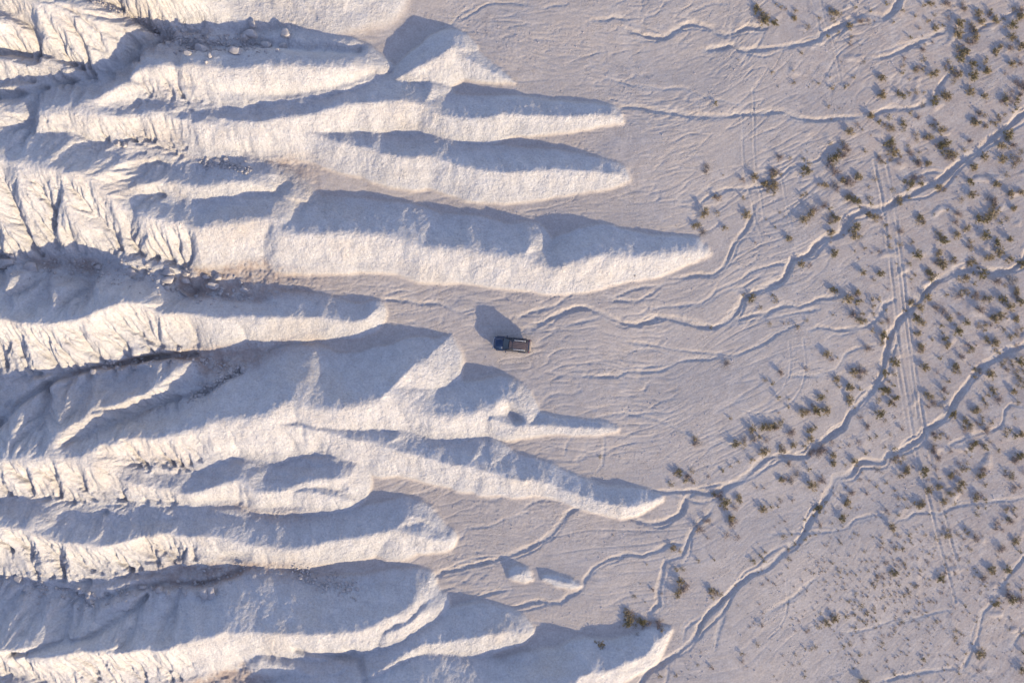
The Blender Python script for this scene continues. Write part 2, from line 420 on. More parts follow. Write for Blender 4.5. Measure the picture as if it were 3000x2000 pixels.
z = carve(z, 1.0, .65, .45, 30, lambda a: erode_coarse(a, reg, hillm0 * np.maximum(rill_zone, .10), 8, 30, 320, 30, 3.0, 31, 0.12))
z = carve(z, 0.8, .40, .25, 14, lambda a: erode_coarse(a, reg, hillm0 * rz * patch, 3, 40, 900, 45, 3.0, 21, 0.06))
south = np.clip(np.gradient(blur(z.astype(np.float64), 8), axis=0) / (STEP / PPM) * -3 + .35, .12, 1)   # sunny flanks are the most gullied
crestish = np.zeros_like(z); crestish[reg] = sstep(.05, .5, z[reg] - blur(z[reg].astype(np.float64), 26)) + .06
outcrop = 1 - .85 * sstep(340, 250, P) * sstep(190, 140, Q)          # smooth rounded outcrops in the top left corner
zone = rill_zone * hillm0 * np.clip(patch + .2, 0, 1) * outcrop
north = np.clip(1.1 - 1.6 * south, 0, 1) * hillm0 * np.maximum(rill_zone, .35 * sstep(1350, 900, P)) * outcrop
z = rills(z, reg, north, 150, 60, .42, .075, 81, crestish, 6)
z = rills(z, reg, north, 220, 34, .24, .075, 82, None, 3)
z = rills(z, reg, zone * south, 380, 62, .38, .13, 71, crestish, 4)
z = rills(z, reg, zone * south, 900, 40, .26, .12, 72, None, 1)
z = rills(z, reg, zone * south, 2600, 16, .15, .11, 73, None, 1)
faint = hillm0 * sstep(1500, 900, P) * np.clip(south, 0, 1)
z = rills(z, reg, faint, 170, 45, .17, .045, 74, None, 5)
z = carve(z, 1.3, .25, .18, 7, lambda a: erode(a, reg, hillm0 * np.maximum(rill_zone, .06) * patch, 60, 1800, 50, 2.5, 3, 0.02))

print('eroded', time.time() - T0)
# ================================================================ dry washes of the plain
# (width px, depth m, [(photo x, photo y)])
WASHES = [
 (12, .27, [(1535,972),(1560,962),(1600,940),(1645,918),(1690,903),(1735,907),(1775,925),(1795,935),(1830,947),(1880,950),(1930,932),(1985,937),(2040,953),(2085,960),(2130,943),(2160,912),(2178,880),(2215,858),(2255,838),(2300,820),(2316,785),(2325,762),(2365,752),(2400,714),(2428,694),(2465,688),(2490,640),(2520,621),(2600,608),(2640,583),(2700,555),(2780,512),(2810,480),(2870,437),(2940,385),(3010,325),(3200,200)]),
 (12, .25, [(1900,1445),(1960,1440),(2030,1440),(2095,1448),(2130,1428),(2180,1402),(2230,1352),(2260,1336),(2320,1338),(2362,1338),(2385,1312),(2420,1288),(2470,1255),(2490,1215),(2530,1170),(2560,1140),(2585,1090),(2600,1030),(2612,980),(2640,935),(2672,905),(2720,850),(2760,815),(2800,797),(2850,792),(2930,800),(2985,775),(3040,700),(3200,600)]),
 (12, .24, [(1840,2060),(1880,2000),(1910,1962),(1965,1930),(2035,1870),(2058,1825),(2085,1790),(2125,1755),(2190,1692),(2250,1660),(2300,1612),(2350,1572),(2378,1520),(2415,1470),(2440,1420),(2445,1400),(2495,1392),(2525,1352),(2590,1355),(2605,1330),(2640,1322),(2700,1285),(2715,1260),(2760,1235),(2800,1180),(2840,1115),(2880,1075),(2925,1050),(3000,1010),(3200,930)]),
 (10, .26, [(1180,1740),(1200,1722),(1260,1690),(1340,1668),(1420,1650),(1500,1625),(1560,1602),(1620,1562),(1660,1512),(1700,1482),(1750,1476)]),
 (11, .28, [(1780,1490),(1830,1510),(1870,1528),(1930,1534),(1970,1522),(2000,1500),(2010,1462),(2030,1445)]),
 (9, .24, [(2098,1460),(2080,1500),(2045,1535),(2022,1570),(2012,1600),(1995,1630),(1950,1645),(1938,1700),(1926,1750),(1930,1772),(1900,1795)]),
 (7, .20, [(1330,1772),(1380,1760),(1440,1738),(1500,1726)]),
 (8, .20, [(1430,1790),(1500,1783),(1560,1763),(1640,1765),(1670,1742),(1702,1728),(1718,1690),(1745,1658),(1785,1640),(1840,1624),(1880,1628),(1940,1608),(1970,1594),(2010,1594)]),
 (10, .28, [(1825,82),(1900,107),(1945,113),(1975,95),(2000,78),(2045,72),(2090,84),(2125,103),(2165,92),(2200,80),(2238,84)]),
 (10, .28, [(2060,148),(2120,142),(2150,130),(2165,150),(2200,148),(2260,142),(2320,134),(2395,122),(2412,100),(2440,85),(2490,60),(2540,44),(2590,52),(2615,35),(2640,-5),(2700,-120)]),
 (7, .2, [(2408,115),(2408,85),(2395,80)]),
 (9, .22, [(1790,326),(1850,312),(1900,322),(1960,332),(2030,340),(2130,342),(2200,333),(2250,332),(2290,327),(2340,345),(2390,354),(2480,346),(2560,336),(2610,318),(2665,320),(2720,297),(2750,265),(2760,240),(2790,210)]),
 (9, .22, [(2540,170),(2580,172),(2640,150),(2700,122),(2770,92),(2800,94)]),
 (7, .18, [(2740,140),(2780,118),(2840,100),(2900,70),(3010,20)]),
 (8, .20, [(1940,810),(1960,815),(2010,812),(2050,806),(2090,806),(2120,780),(2142,745),(2152,715),(2190,670),(2205,630),(2212,600)]),
 (7, .18, [(2045,612),(2065,585),(2090,566),(2130,553),(2190,553),(2245,541),(2280,520),(2330,485),(2395,470),(2430,432),(2470,415)]),
 (6, .15, [(1770,870),(1800,872),(1850,852),(1890,842),(1940,835),(1955,818)]),
 (7, .16, [(1765,880),(1820,882),(1860,884),(1905,862),(1940,835),(1985,825),(2010,812)]),
 (7, .16, [(1900,905),(2000,895),(2060,885),(2110,845),(2160,825),(2205,795),(2250,780),(2330,770)]),
 (6, .12, [(2060,895),(2130,850),(2180,840),(2240,800)]),
 (8, .18, [(2110,945),(2180,932),(2250,916),(2300,895),(2345,900),(2400,878),(2460,870)]),
 (8, .18, [(2372,972),(2395,958),(2460,967),(2540,956),(2580,920),(2595,890),(2620,880)]),
 (6, .15, [(1840,1004),(1900,1010),(1980,1024),(2120,1038),(2165,1038),(2210,1020),(2250,1000),(2300,965),(2350,948)]),
 (7, .18, [(1680,1100),(1760,1104),(1810,1102),(1840,1090),(1900,1090),(1950,1082),(1990,1058),(2080,1052),(2120,1036)]),
 (7, .2, [(1100,880),(1150,880),(1190,882),(1230,890),(1280,888),(1310,900),(1345,915),(1385,905)]),
 (6, .15, [(1120,875),(1150,857),(1190,852),(1225,862)]),
 (8, .18, [(1520,930),(1570,910),(1620,900),(1655,875),(1690,850)]),
 (7, .14, [(1655,955),(1720,940),(1760,928),(1790,936)]),
 (6, .16, [(1330,72),(1390,35),(1430,12),(1500,8),(1540,15)]),
 (6, .14, [(1285,95),(1320,75),(1350,40),(1385,22)]),
 (7, .18, [(1580,30),(1620,18),(1660,12)]),
 (7, .16, [(1720,68),(1735,58),(1775,60),(1800,52),(1840,56)]),
 (6, .12, [(2000,50),(2050,25),(2090,10),(2130,12)]),
 (6, .12, [(1780,25),(1820,5),(1850,-15)]),
 (6, .12, [(1780,230),(1830,245),(1890,253),(1940,262),(2000,258),(2070,285),(2170,308)]),
 (6, .12, [(2090,132),(2130,140)]),
 (7, .16, [(2870,1985),(2825,1960),(2850,1905),(2868,1850),(2880,1800),(2915,1750),(2950,1690),(2990,1645),(3060,1560)]),
 (7, .16, [(2560,2000),(2620,1988),(2700,1970),(2800,1958)]),
 (6, .12, [(2250,1562),(2400,1558),(2470,1550),(2510,1520),(2590,1505),(2620,1522),(2660,1518),(2680,1502),(2750,1502)]),
 (7, .14, [(2740,1510),(2800,1482),(2880,1472),(2960,1465),(3020,1450)]),
 (7, .14, [(2770,1310),(2830,1280),(2870,1270),(2930,1250),(2945,1200),(2960,1185),(3010,1195)]),
 (6, .10, [(1420,1470),(1500,1445),(1560,1410),(1600,1412)]),
 (7, .16, [(1680,1275),(1660,1300),(1655,1330),(1670,1345)]),
 (6, .12, [(1720,1290),(1715,1320),(1690,1345),(1695,1360)]),
 (6, .12, [(1772,1282),(1770,1330),(1765,1360),(1750,1380)]),
 (7, .14, [(1740,1225),(1790,1215),(1830,1210),(1870,1218),(1940,1235),(2020,1275)]),
 (6, .10, [(2080,1286),(2140,1300),(2200,1320)]),
 (7, .14, [(1380,1185),(1420,1175),(1470,1165)]),
 (6, .12, [(2290,1110),(2320,1102),(2390,1100),(2450,1080),(2475,1040),(2510,1022),(2570,1010)]),
 (7, .15, [(1140,1440),(1165,1425),(1190,1412)]),
 (6, .12, [(1350,1580),(1370,1550),(1440,1540),(1480,1520),(1500,1515),(1545,1500)]),
 (7, .14, [(1530,1495),(1580,1465),(1690,1470)]),
 (8, .16, [(2260,930),(2400,905)]),
 (8, .2, [(2640,560),(2660,530),(2720,505),(2760,505)]),
 (6, .12, [(2960,1900),(2990,1860),(3040,1800)]),
 (6, .12, [(2600,1830),(2660,1820),(2720,1800),(2790,1782)]),
 (6, .10, [(2460,1860),(2560,1840),(2620,1815),(2700,1815)]),
 (7, .10, [(2240,1800),(2290,1770),(2330,1745),(2390,1690)]),
 (8, .12, [(2110,1770),(2120,1800),(2105,1850),(2095,1900)]),
 (7, .14, [(1960,1925),(1960,1970),(1950,2020)]),
 (6, .12, [(1965,1935),(2000,1890),(2010,1840),(2050,1808)]),
]
wash = np.zeros_like(P)
wash_m = np.zeros_like(P)
w_n1 = gnoise(P / 55, Q / 55, 33) + 0.5 * gnoise(P / 17, Q / 17, 34)
w_n2 = gnoise(P / 80, Q / 80, 35)
w_n3 = gnoise(P / 9, Q / 9, 36)
PW2 = P + 3.2 * w3 + 2.5 * gnoise(P / 18, Q / 18, 31)
QW2 = Q + 3.2 * w4 + 2.5 * gnoise(P / 18, Q / 18, 32)
for (wd, dep, pts) in WASHES:
    c = catmull([(x, y) for (x, y) in pts], 16)
    ends = np.minimum(np.arange(len(c)), np.arange(len(c))[::-1]) * 16.0
    if wd < 12: dep = dep * (.8 if wd > 7.5 else .62)
    # the wash itself, then one or two braids that leave it and come back
    runs_ = [(c, wd, dep, 45.0)]
    for bk in range(2 if wd >= 9 else 1):
        tt = np.arange(len(c)) * 16.0
        dx_, dy_ = np.gradient(c[:, 0]), np.gradient(c[:, 1]); ll = np.hypot(dx_, dy_) + 1e-6
        sw = gnoise(tt / 130 + 7.7 * bk + c[0, 0], tt * 0 + 3.3 * bk + c[0, 1], 37) * (wd * 3.4 + 10) + gnoise(tt / 45 + c[0, 1], tt * 0 + bk, 38) * 6
        runs_.append((np.stack([c[:, 0] - dy_ / ll * sw, c[:, 1] + dx_ / ll * sw], 1), max(4.5, wd * .45), dep * .42, 90.0))
    segs = [(a, b, w_, d_ * min(1.0, (e + 8) / f_)) for cc, w_, d_, f_ in runs_ for a, b, e in zip(cc[:-1], cc[1:], ends[:-1])]
    for a, b, wd, dep in segs:
        m = wd * 2.6 + 12
        s2 = win(min(a[0], b[0]) - m, max(a[0], b[0]) + m, min(a[1], b[1]) - m, max(a[1], b[1]) + m)
        if s2[0].stop <= s2[0].start or s2[1].stop <= s2[1].start: continue
        d, t, side = seg_dist(PW2[s2], QW2[s2], a, b)
        hw = wd * 0.72 * (1 + 0.55 * w_n1[s2])
        dn = side * (1 if b[0] >= a[0] else -1) < 0                   # the bank on the far side from the sun is worn back to a gentle slope
        dq = np.where(dn, d / (1.75 + 0.6 * w_n2[s2]), d) + 1.6 * w_n3[s2]
        v = dep * np.clip(0.85 + 1.1 * w_n2[s2], .3, 1.3) * (1 - sstep(hw * 0.25, hw, dq))
        wash[s2] = np.where(np.abs(v) > np.abs(wash[s2]), v, wash[s2])
        wash_m[s2] = np.maximum(wash_m[s2], 1 - sstep(hw * 0.4, hw * 0.9, d))

plain = 1 - sstep(0.05, 0.45, hill)
# braided little runnels following the drainage (fans out to the right)
ang = -0.10 - 0.55 * sstep(900, 2000, Q) * sstep(1500, 2300, P) - 0.30 * sstep(1800, 2500, P) + 0.25 * sstep(700, 100, Q) * sstep(2300, 1500, P)
mx = P + 60 * fbm(P / 420, Q / 420, 2, 41); my = Q + 60 * fbm(P / 420, Q / 420, 2, 42)
ca, sa = np.cos(ang), np.sin(ang)
U = (mx - 1800) * ca + (my - 900) * sa
V = -(mx - 1800) * sa + (my - 900) * ca
def runnel(fu, fv, wid, dep, seed):
    n = gnoise(U / fu, V / fv, seed) + 0.45 * gnoise(U / fu * 2.3, V / fv * 2.1, seed + 1)
    g = gnoise(U / 260, V / 140, seed + 2)
    return dep * np.exp(-(n / wid) ** 2) * sstep(-0.25, 0.25, g)
runs = runnel(240, 50, 0.045, 0.060, 51) + runnel(180, 30, 0.05, 0.050, 61) + runnel(140, 17, 0.075, 0.032, 71) + runnel(90, 10, 0.12, 0.018, 75)
runs = runs * plain * (1.05 - 0.70 * sstep(2050, 2600, P + 0.55 * (Q - 1000)))

# wheel ruts (tracks of vehicles that crossed the plain)
TRACKS = [
 (3.2, .085, [(2560,470),(2580,560),(2592,640),(2604,740),(2618,860),(2634,1010),(2652,1120),(2668,1220),(2682,1310),(2704,1400),(2726,1480),(2750,1590),(2778,1680),(2800,1760)]),
 (3.2, .085, [(2596,470),(2612,560),(2628,660),(2640,760),(2656,880),(2672,1000),(2686,1090),(2700,1190),(2718,1290),(2740,1390),(2766,1500),(2790,1600),(2818,1690)]),
 (2.6, .06, [(2582,860),(2594,920),(2608,1000),(2630,1080),(2646,1180),(2660,1260)]),
 (2.6, .06, [(2622,700),(2632,800),(2646,900),(2662,1010),(2676,1110),(2690,1220)]),
 (2.6, .05, [(2176,330),(2176,420),(2182,500),(2196,560),(2206,600),(2215,650),(2235,700)]),
 (2.6, .05, [(2206,260),(2210,350),(2210,430),(2216,520),(2228,560),(2240,640)]),
 (2.2, .05, [(2352,990),(2360,1060),(2358,1100),(2345,1140),(2318,1178),(2280,1198),(2240,1210)]),
 (2.2, .05, [(2312,1000),(2316,1060),(2312,1100),(2290,1140),(2270,1160)]),
 (2.0, .05, [(2142,1180),(2170,1200),(2210,1210),(2250,1208)]),
 (2.0, .05, [(2302,1690),(2305,1740),(2302,1800),(2285,1840),(2250,1868)]),
 (2.0, .05, [(2312,1700),(2310,1760),(2303,1800)]),
 (2.2, .05, [(2290,520),(2310,620),(2320,660)]),
 (2.6, .05, [(2405,0),(2415,60),(2440,120),(2455,200),(2470,260)]),
 (2.6, .05, [(2380,0),(2395,60),(2405,110)]),
 (2.2, .05, [(1310,965),(1322,985),(1328,1005)]),
]
rut = np.zeros_like(P); rut_m = np.zeros_like(P)
for (wd, dep, pts) in TRACKS:
    c = catmull(pts, 30)
    for a, b in zip(c[:-1], c[1:]):
        m = wd * 4 + 8
        s2 = win(min(a[0], b[0]) - m, max(a[0], b[0]) + m, min(a[1], b[1]) - m, max(a[1], b[1]) + m)
        if s2[0].stop <= s2[0].start or s2[1].stop <= s2[1].start: continue
        d, t, side = seg_dist(P[s2] + 1.5 * w3[s2], Q[s2], a, b)
        dep_ = dep * np.clip(.75 + 1.2 * gnoise(P[s2] / 40, Q[s2] / 60, 39), 0, 1.1)
        v = dep_ * np.exp(-(d / wd) ** 2) - dep_ * 0.45 * np.exp(-((d - wd * 2.3) / (wd * 0.9)) ** 2)
        rut[s2] = np.where(np.abs(v) > np.abs(rut[s2]), v, rut[s2])
        rut_m[s2] = np.maximum(rut_m[s2], np.exp(-(d / (wd * 1.3)) ** 2))

# clods and gravel patches; small humps where sand gathers round the shrubs on the right
clod_m = sstep(0.0, 0.5, fbm(U / 150, V / 60, 2, 81) + 0.25) * sstep(-0.1, 0.5, gnoise(P / 300, Q / 220, 84) + 0.2)
clods = (gnoise(P / 8.5, Q / 8.5, 85) * 0.050 * clod_m * sstep(2300, 1500, P) + gnoise(P / 6.5, Q / 6.5, 86) * 0.010 * sstep(2500, 1500, P) + gnoise(U / 60, V / 7, 88) * 0.012) * plain
rough = fbm(P / 60, Q / 45, 2, 87) * 0.03 * plain + fbm(P / 420, Q / 300, 2, 91) * 0.35 * plain * sstep(-0.1, .6, P / 3000)
hummock = sstep(0.25, 0.6, gnoise(P / 52, Q / 44, 93)) * 0.16 * sstep(2250, 2700, P + 0.35 * (1000 - Q)) * plain
skin = (fbm(P / 8, Q / 8, 2, 95) * 0.055 + fbm(P / 20, Q / 20, 2, 96) * 0.06 + fbm(P / 45, Q / 60, 2, 97) * 0.16) * sstep(0.2, 0.8, hill)
canyon = (1 - sstep(0.2, 1.1, hill)) * sstep(1050, 750, P)
rubble_h = np.abs(gnoise(P / 13, Q / 13, 99)) * 0.28 * canyon + fbm(P / 30, Q / 25, 2, 101) * 0.2 * canyon

# level the spot the truck stands on
park = np.exp(-(((P - 1500) / 75) ** 2 + ((Q - 1010) / 40) ** 2) ** 2)
far = np.maximum(np.maximum(px_in[0] - P, P - px_in[-1]), np.maximum(py_in[0] - Q, Q - py_in[-1]))
near = sstep(40, -20, far)                     # the fine relief stops where the coarse far ground begins
z = z - (wash + runs * near + rut * near) * sstep(0.5, 0.1, hill) + (clods + rough * (1 - park) + hummock + skin + rubble_h) * near
Z = z.astype(np.float32)
X = (P - 1500) / PPM
Y = (1000 - Q) / PPM

def ground_z(p, q):
    i = int(np.clip(np.searchsorted(PX, p), 1, NX - 1)); j = int(np.clip(np.searchsorted(PY, q), 1, NY - 1))
    fx = (p - PX[i - 1]) / (PX[i] - PX[i - 1]); fy = (q - PY[j - 1]) / (PY[j] - PY[j - 1])
    return float((Z[j - 1, i - 1] * (1 - fx) + Z[j - 1, i] * fx) * (1 - fy) + (Z[j, i - 1] * (1 - fx) + Z[j, i] * fx) * fy)

def spot(px, py):
    """world point on the ground that the photograph shows at pixel px, py"""
    zz = 0.0
    for _ in range(5):
        s = (CAM_H - zz) / CAM_H
        p = 1500 + (px - 1500) * s; q = 1000 + (py - 1000) * s
        zz = ground_z(p, q)
    return (p - 1500) / PPM, (1000 - q) / PPM, zz
print('plain', time.time() - T0)

# ================================================================ terrain meshes
gy_, gx_ = np.gradient(Z.astype(np.float64))
gx_ = gx_ / np.gradient(X[0].astype(np.float64))[None, :]
gy_ = gy_ / np.gradient(Y[:, 0].astype(np.float64))[:, None]
nl = np.sqrt(gx_ ** 2 + gy_ ** 2 + 1)
NRM = np.stack([-gx_ / nl, -gy_ / nl, 1 / nl], -1).reshape(-1, 3).astype(np.float32)
XYZ = np.stack([X, Y, Z], -1).reshape(-1, 3).astype(np.float32)
A_hill = sstep(0.02, 0.30, hill + 0.06 * w1).astype(np.float32).ravel()
A_rub = canyon.astype(np.float32).ravel()
A_wash = np.clip(wash_m + 0.6 * rut_m + runs * 6 + 0.8 * np.exp(-((P - 2870) / 70) ** 2 - ((Q - 765) / 38) ** 2) * sstep(-.1, .3, fbm(P / 40, Q / 40, 2, 55)), 0, 1).astype(np.float32).ravel()
A_brush = (sstep(2300, 2800, P + 0.25 * (1000 - Q)) * plain).astype(np.float32).ravel()

ii, jj = np.meshgrid(np.arange(NX - 1), np.arange(NY - 1))
v00 = (jj * NX + ii).ravel()
QUADS = np.stack([v00, v00 + NX, v00 + NX + 1, v00 + 1], 1)
own_f = owner.ravel()[QUADS].max(axis=1)
inside = ((ii >= PAD) & (ii < NX - 1 - PAD) & (jj >= PAD) & (jj < NY - 1 - PAD)).ravel()
own_f = np.where(inside, own_f, -1)

def terrain_mesh(name, quads, mat):
    used, inv = np.unique(quads, return_inverse=True)
    me = bpy.data.meshes.new(name)
    n, f = len(used), len(quads)
    me.vertices.add(n); me.loops.add(f * 4); me.polygons.add(f)
    me.vertices.foreach_set('co', XYZ[used].ravel())
    me.loops.foreach_set('vertex_index', inv.ravel().astype(np.int32))
    me.polygons.foreach_set('loop_start', (np.arange(f) * 4).astype(np.int32))
    me.polygons.foreach_set('use_smooth', np.ones(f, bool))
    for nm, arr in (('hill', A_hill), ('rubble', A_rub), ('wash', A_wash), ('brush', A_brush)):
        at = me.attributes.new(nm, 'FLOAT', 'POINT')
        at.data.foreach_set('value', arr[used])
    me.update(calc_edges=True)
    me.normals_split_custom_set_from_vertices(NRM[used])
    me.materials.append(mat)
    o = bpy.data.objects.new(name, me)
    COL.objects.link(o)
    o['kind'] = 'structure'
    return o
# ================================================================ materials
def new_mat(name):
    m = bpy.data.materials.new(name); m.use_nodes = True
    nt = m.node_tree; nt.nodes.clear()
    out = nt.nodes.new('ShaderNodeOutputMaterial')
    bs = nt.nodes.new('ShaderNodeBsdfPrincipled')
    nt.links.new(bs.outputs['BSDF'], out.inputs['Surface'])
    return m, nt, bs

def N(nt, t, **kw):
    n = nt.nodes.new(t)
    for k, v in kw.items(): setattr(n, k, v)
    return n

def noise_node(nt, vec, scale, detail=4, rough=0.6):
    n = N(nt, 'ShaderNodeTexNoise'); n.inputs['Scale'].default_value = scale
    n.inputs['Detail'].default_value = detail; n.inputs['Roughness'].default_value = rough
    nt.links.new(vec, n.inputs['Vector'])
    return n.outputs['Fac']

def mixc(nt, fac, a, b, mode='MIX'):
    n = N(nt, 'ShaderNodeMix', data_type='RGBA', blend_type=mode)
    for sock, v in ((n.inputs[0], fac), (n.inputs[6], a), (n.inputs[7], b)):
        if hasattr(v, 'is_linked') or isinstance(v, bpy.types.NodeSocket): nt.links.new(v, sock)
        elif isinstance(v, (int, float)): sock.default_value = v
        else: sock.default_value = (*v, 1)
    return n.outputs[2]

def mth(nt, op, a, b=0.0, clamp=False):
    n = N(nt, 'ShaderNodeMath', operation=op); n.use_clamp = clamp
    for sock, v in ((n.inputs[0], a), (n.inputs[1], b)):
        if isinstance(v, bpy.types.NodeSocket): nt.links.new(v, sock)
        else: sock.default_value = v
    return n.outputs[0]

def rampf(nt, v, a, b):
    n = N(nt, 'ShaderNodeMapRange'); n.interpolation_type = 'SMOOTHSTEP'
    n.inputs['From Min'].default_value = a; n.inputs['From Max'].default_value = b
    nt.links.new(v, n.inputs['Value'])
    return n.outputs['Result']

def attr(nt, name):
    n = N(nt, 'ShaderNodeAttribute'); n.attribute_name = name
    return n.outputs['Fac']

def soil_material():
    m, nt, bs = new_mat('badland_soil')
    geo = N(nt, 'ShaderNodeNewGeometry')
    pos = geo.outputs['Position']
    hillA, rubA, washA, brA = attr(nt, 'hill'), attr(nt, 'rubble'), attr(nt, 'wash'), attr(nt, 'brush')
    n_big = noise_node(nt, pos, 0.09, 4)
    n_mid = noise_node(nt, pos, 0.7, 5)
    n_fin = noise_node(nt, pos, 4.0, 5, 0.75)
    # dusty plain: pinkish grey silt, paler in the washes
    plain_c = mixc(nt, rampf(nt, n_big, .35, .65), (0.388, 0.328, 0.280), (0.418, 0.356, 0.306))
    plain_c = mixc(nt, rampf(nt, n_mid, .35, .70), plain_c, (0.364, 0.305, 0.259))
    plain_c = mixc(nt, mth(nt, 'MULTIPLY', brA, rampf(nt, n_mid, .3, .7)), plain_c, (0.368, 0.297, 0.247))
    plain_c = mixc(nt, mth(nt, 'MULTIPLY', washA, .55), plain_c, (0.415, 0.366, 0.322))
    # white clay of the hills with faint cream and ochre bands
    hill_c = mixc(nt, rampf(nt, n_mid, .3, .7), (0.405, 0.372, 0.343), (0.468, 0.434, 0.402))
    hill_c = mixc(nt, mth(nt, 'MULTIPLY', rampf(nt, n_big, .5, .72), .55), hill_c, (0.425, 0.362, 0.300))
    c = mixc(nt, hillA, plain_c, hill_c)
    c = mixc(nt, mth(nt, 'MULTIPLY', rubA, rampf(nt, n_mid, .30, .65)), c, (0.300, 0.235, 0.195))
    sp = mixc(nt, rampf(nt, n_fin, .25, .75), (0.70, 0.69, 0.68), (1.20, 1.20, 1.20))
    c = mixc(nt, 0.6, c, sp, 'MULTIPLY')
    nt.links.new(c, bs.inputs['Base Color'])
    bs.inputs['Roughness'].default_value = 0.95
    bs.inputs['Specular IOR Level'].default_value = 0.12
    # relief: popcorn crust on the clay, clods and pebbles on the plain
    b1 = noise_node(nt, pos, 2.6, 3, 0.6)
    b2 = noise_node(nt, pos, 7.5, 3, 0.65)
    vor = N(nt, 'ShaderNodeTexVoronoi'); vor.inputs['Scale'].default_value = 4.2
    nt.links.new(pos, vor.inputs['Vector'])
    peb = mth(nt, 'MULTIPLY', mth(nt, 'SUBTRACT', 0.30, vor.outputs['Distance'], True), 0.55)
    hgt = mth(nt, 'ADD', mth(nt, 'MULTIPLY', b1, 0.13), mth(nt, 'MULTIPLY', b2, 0.075))
    hgt = mth(nt, 'MULTIPLY', hgt, mth(nt, 'ADD', mth(nt, 'MULTIPLY', hillA, 0.90), 0.30))
    pm = rampf(nt, noise_node(nt, pos, 0.22, 2), .45, .62)
    hgt = mth(nt, 'ADD', hgt, mth(nt, 'MULTIPLY', mth(nt, 'MULTIPLY', peb, pm), 0.55))
    bp = N(nt, 'ShaderNodeBump'); bp.inputs['Strength'].default_value = 1.0; bp.inputs['Distance'].default_value = 1.0
    nt.links.new(hgt, bp.inputs['Height'])
    nt.links.new(bp.outputs['Normal'], bs.inputs['Normal'])
    return m
MAT_SOIL = soil_material()

terrain_mesh('ground', QUADS[own_f < 0], MAT_SOIL)
for f in range(18):
    sel = QUADS[own_f == f]
    if len(sel):
        o = terrain_mesh('mound' if f >= 16 else 'ridge', sel, MAT_SOIL)
print('terrain meshes', time.time() - T0, len(QUADS) * 2)
# ================================================================ objects
def simple_mat(name, col, rough=0.6, metal=0.0, coat=0.0, spec=0.5, var=0.0, vscale=8.0, bump=0.0):
    m, nt, bs = new_mat(name)
    bs.inputs['Roughness'].default_value = rough; bs.inputs['Metallic'].default_value = metal
    bs.inputs['Coat Weight'].default_value = coat; bs.inputs['Coat Roughness'].default_value = 0.06
    bs.inputs['Specular IOR Level'].default_value = spec
    tc = N(nt, 'ShaderNodeTexCoord')
    f = noise_node(nt, tc.outputs['Object'], vscale, 4)
    c = mixc(nt, rampf(nt, f, .3, .7), tuple(x * (1 - var) for x in col), tuple(min(1, x * (1 + var)) for x in col))
    nt.links.new(c, bs.inputs['Base Color'])
    if bump:
        b = N(nt, 'ShaderNodeBump'); b.inputs['Distance'].default_value = bump
        nt.links.new(f, b.inputs['Height']); nt.links.new(b.outputs['Normal'], bs.inputs['Normal'])
    return m

def put(name, me, parent=None, loc=None, rot=None):
    o = bpy.data.objects.new(name, me); COL.objects.link(o)
    if parent is not None: o.parent = parent
    if loc is not None: o.location = loc
    if rot is not None: o.rotation_euler = rot
    return o

def tag(o, label, cat, group=None):
    o['label'] = label; o['category'] = cat
    if group: o['group'] = group

def bm_mesh(name, bm, mats, smooth=True):
    me = bpy.data.meshes.new(name)
    bmesh.ops.recalc_face_normals(bm, faces=bm.faces)
    bm.to_mesh(me); bm.free()
    for m in (mats if isinstance(mats, (list, tuple)) else [mats]): me.materials.append(m)
    if smooth:
        me.polygons.foreach_set('use_smooth', np.ones(len(me.polygons), bool))
    return me

# ---------------------------------------------------------------- the parked off-road car (x forward, y left, z up)
PAINT = simple_mat('dark_blue_grey_paint', (0.013, 0.026, 0.058), 0.30, 0.3, 0.5, var=.15, vscale=2)
ROOFP = simple_mat('dusty_roof_paint', (0.090, 0.060, 0.052), 0.55, 0.1, 0.15, var=.12, vscale=3)
GLASS = simple_mat('tinted_glass', (0.004, 0.010, 0.020), 0.05, 0.0, 0.0, spec=.35)
RUBBER = simple_mat('tyre_rubber', (0.02, 0.02, 0.02), 0.85, var=.2)
ALLOY = simple_mat('wheel_alloy', (0.35, 0.35, 0.36), 0.35, 0.9)
TRIM = simple_mat('black_trim', (0.025, 0.025, 0.028), 0.6)
RAIL_GLINT = simple_mat('bright_rail_and_glint', (0.74, 0.72, 0.72), 0.45, 0.0)
LAMP = simple_mat('lamp_lens', (0.75, 0.76, 0.78), 0.1, 0.0, 1.0)
RED = simple_mat('tail_lens', (0.35, 0.02, 0.02), 0.15, 0.0, 1.0)
DUST = simple_mat('dust_on_paint', (0.30, 0.245, 0.20), 0.75, var=.2, vscale=6)
LICENSE = simple_mat('plate_white', (0.7, 0.7, 0.68), 0.5)

def loft(sections, close=True):
    """sections: list of rings of points, all of the same length"""
    bm = bmesh.new()
    rings = [[bm.verts.new(p) for p in r] for r in sections]
    n = len(rings[0])
    for r0, r1 in zip(rings[:-1], rings[1:]):
        for k in range(n if close else n - 1):
            bm.faces.new((r0[k], r0[(k + 1) % n], r1[(k + 1) % n], r1[k]))
    if close:
        bm.faces.new(rings[0][::-1]); bm.faces.new(rings[-1])
    return bm

def body_ring(x, hw, zb, zt, r=0.10):
    """rounded box section across the car"""
    pts = []
    for sgn in (1, -1):
        seq = [(hw - 0.05, zb), (hw - 0.01, zb + 0.08), (hw, zb + 0.28), (hw - 0.045, zt - r * 1.3), (hw - 0.085, zt - r * 0.5), (hw - 0.16, zt - 0.012), (hw * 0.45, zt + 0.012)]
        if sgn == 1: pts += [(x, y, zz) for y, zz in seq]
        else: pts += [(x, -y, zz) for y, zz in seq[::-1]]
    return pts

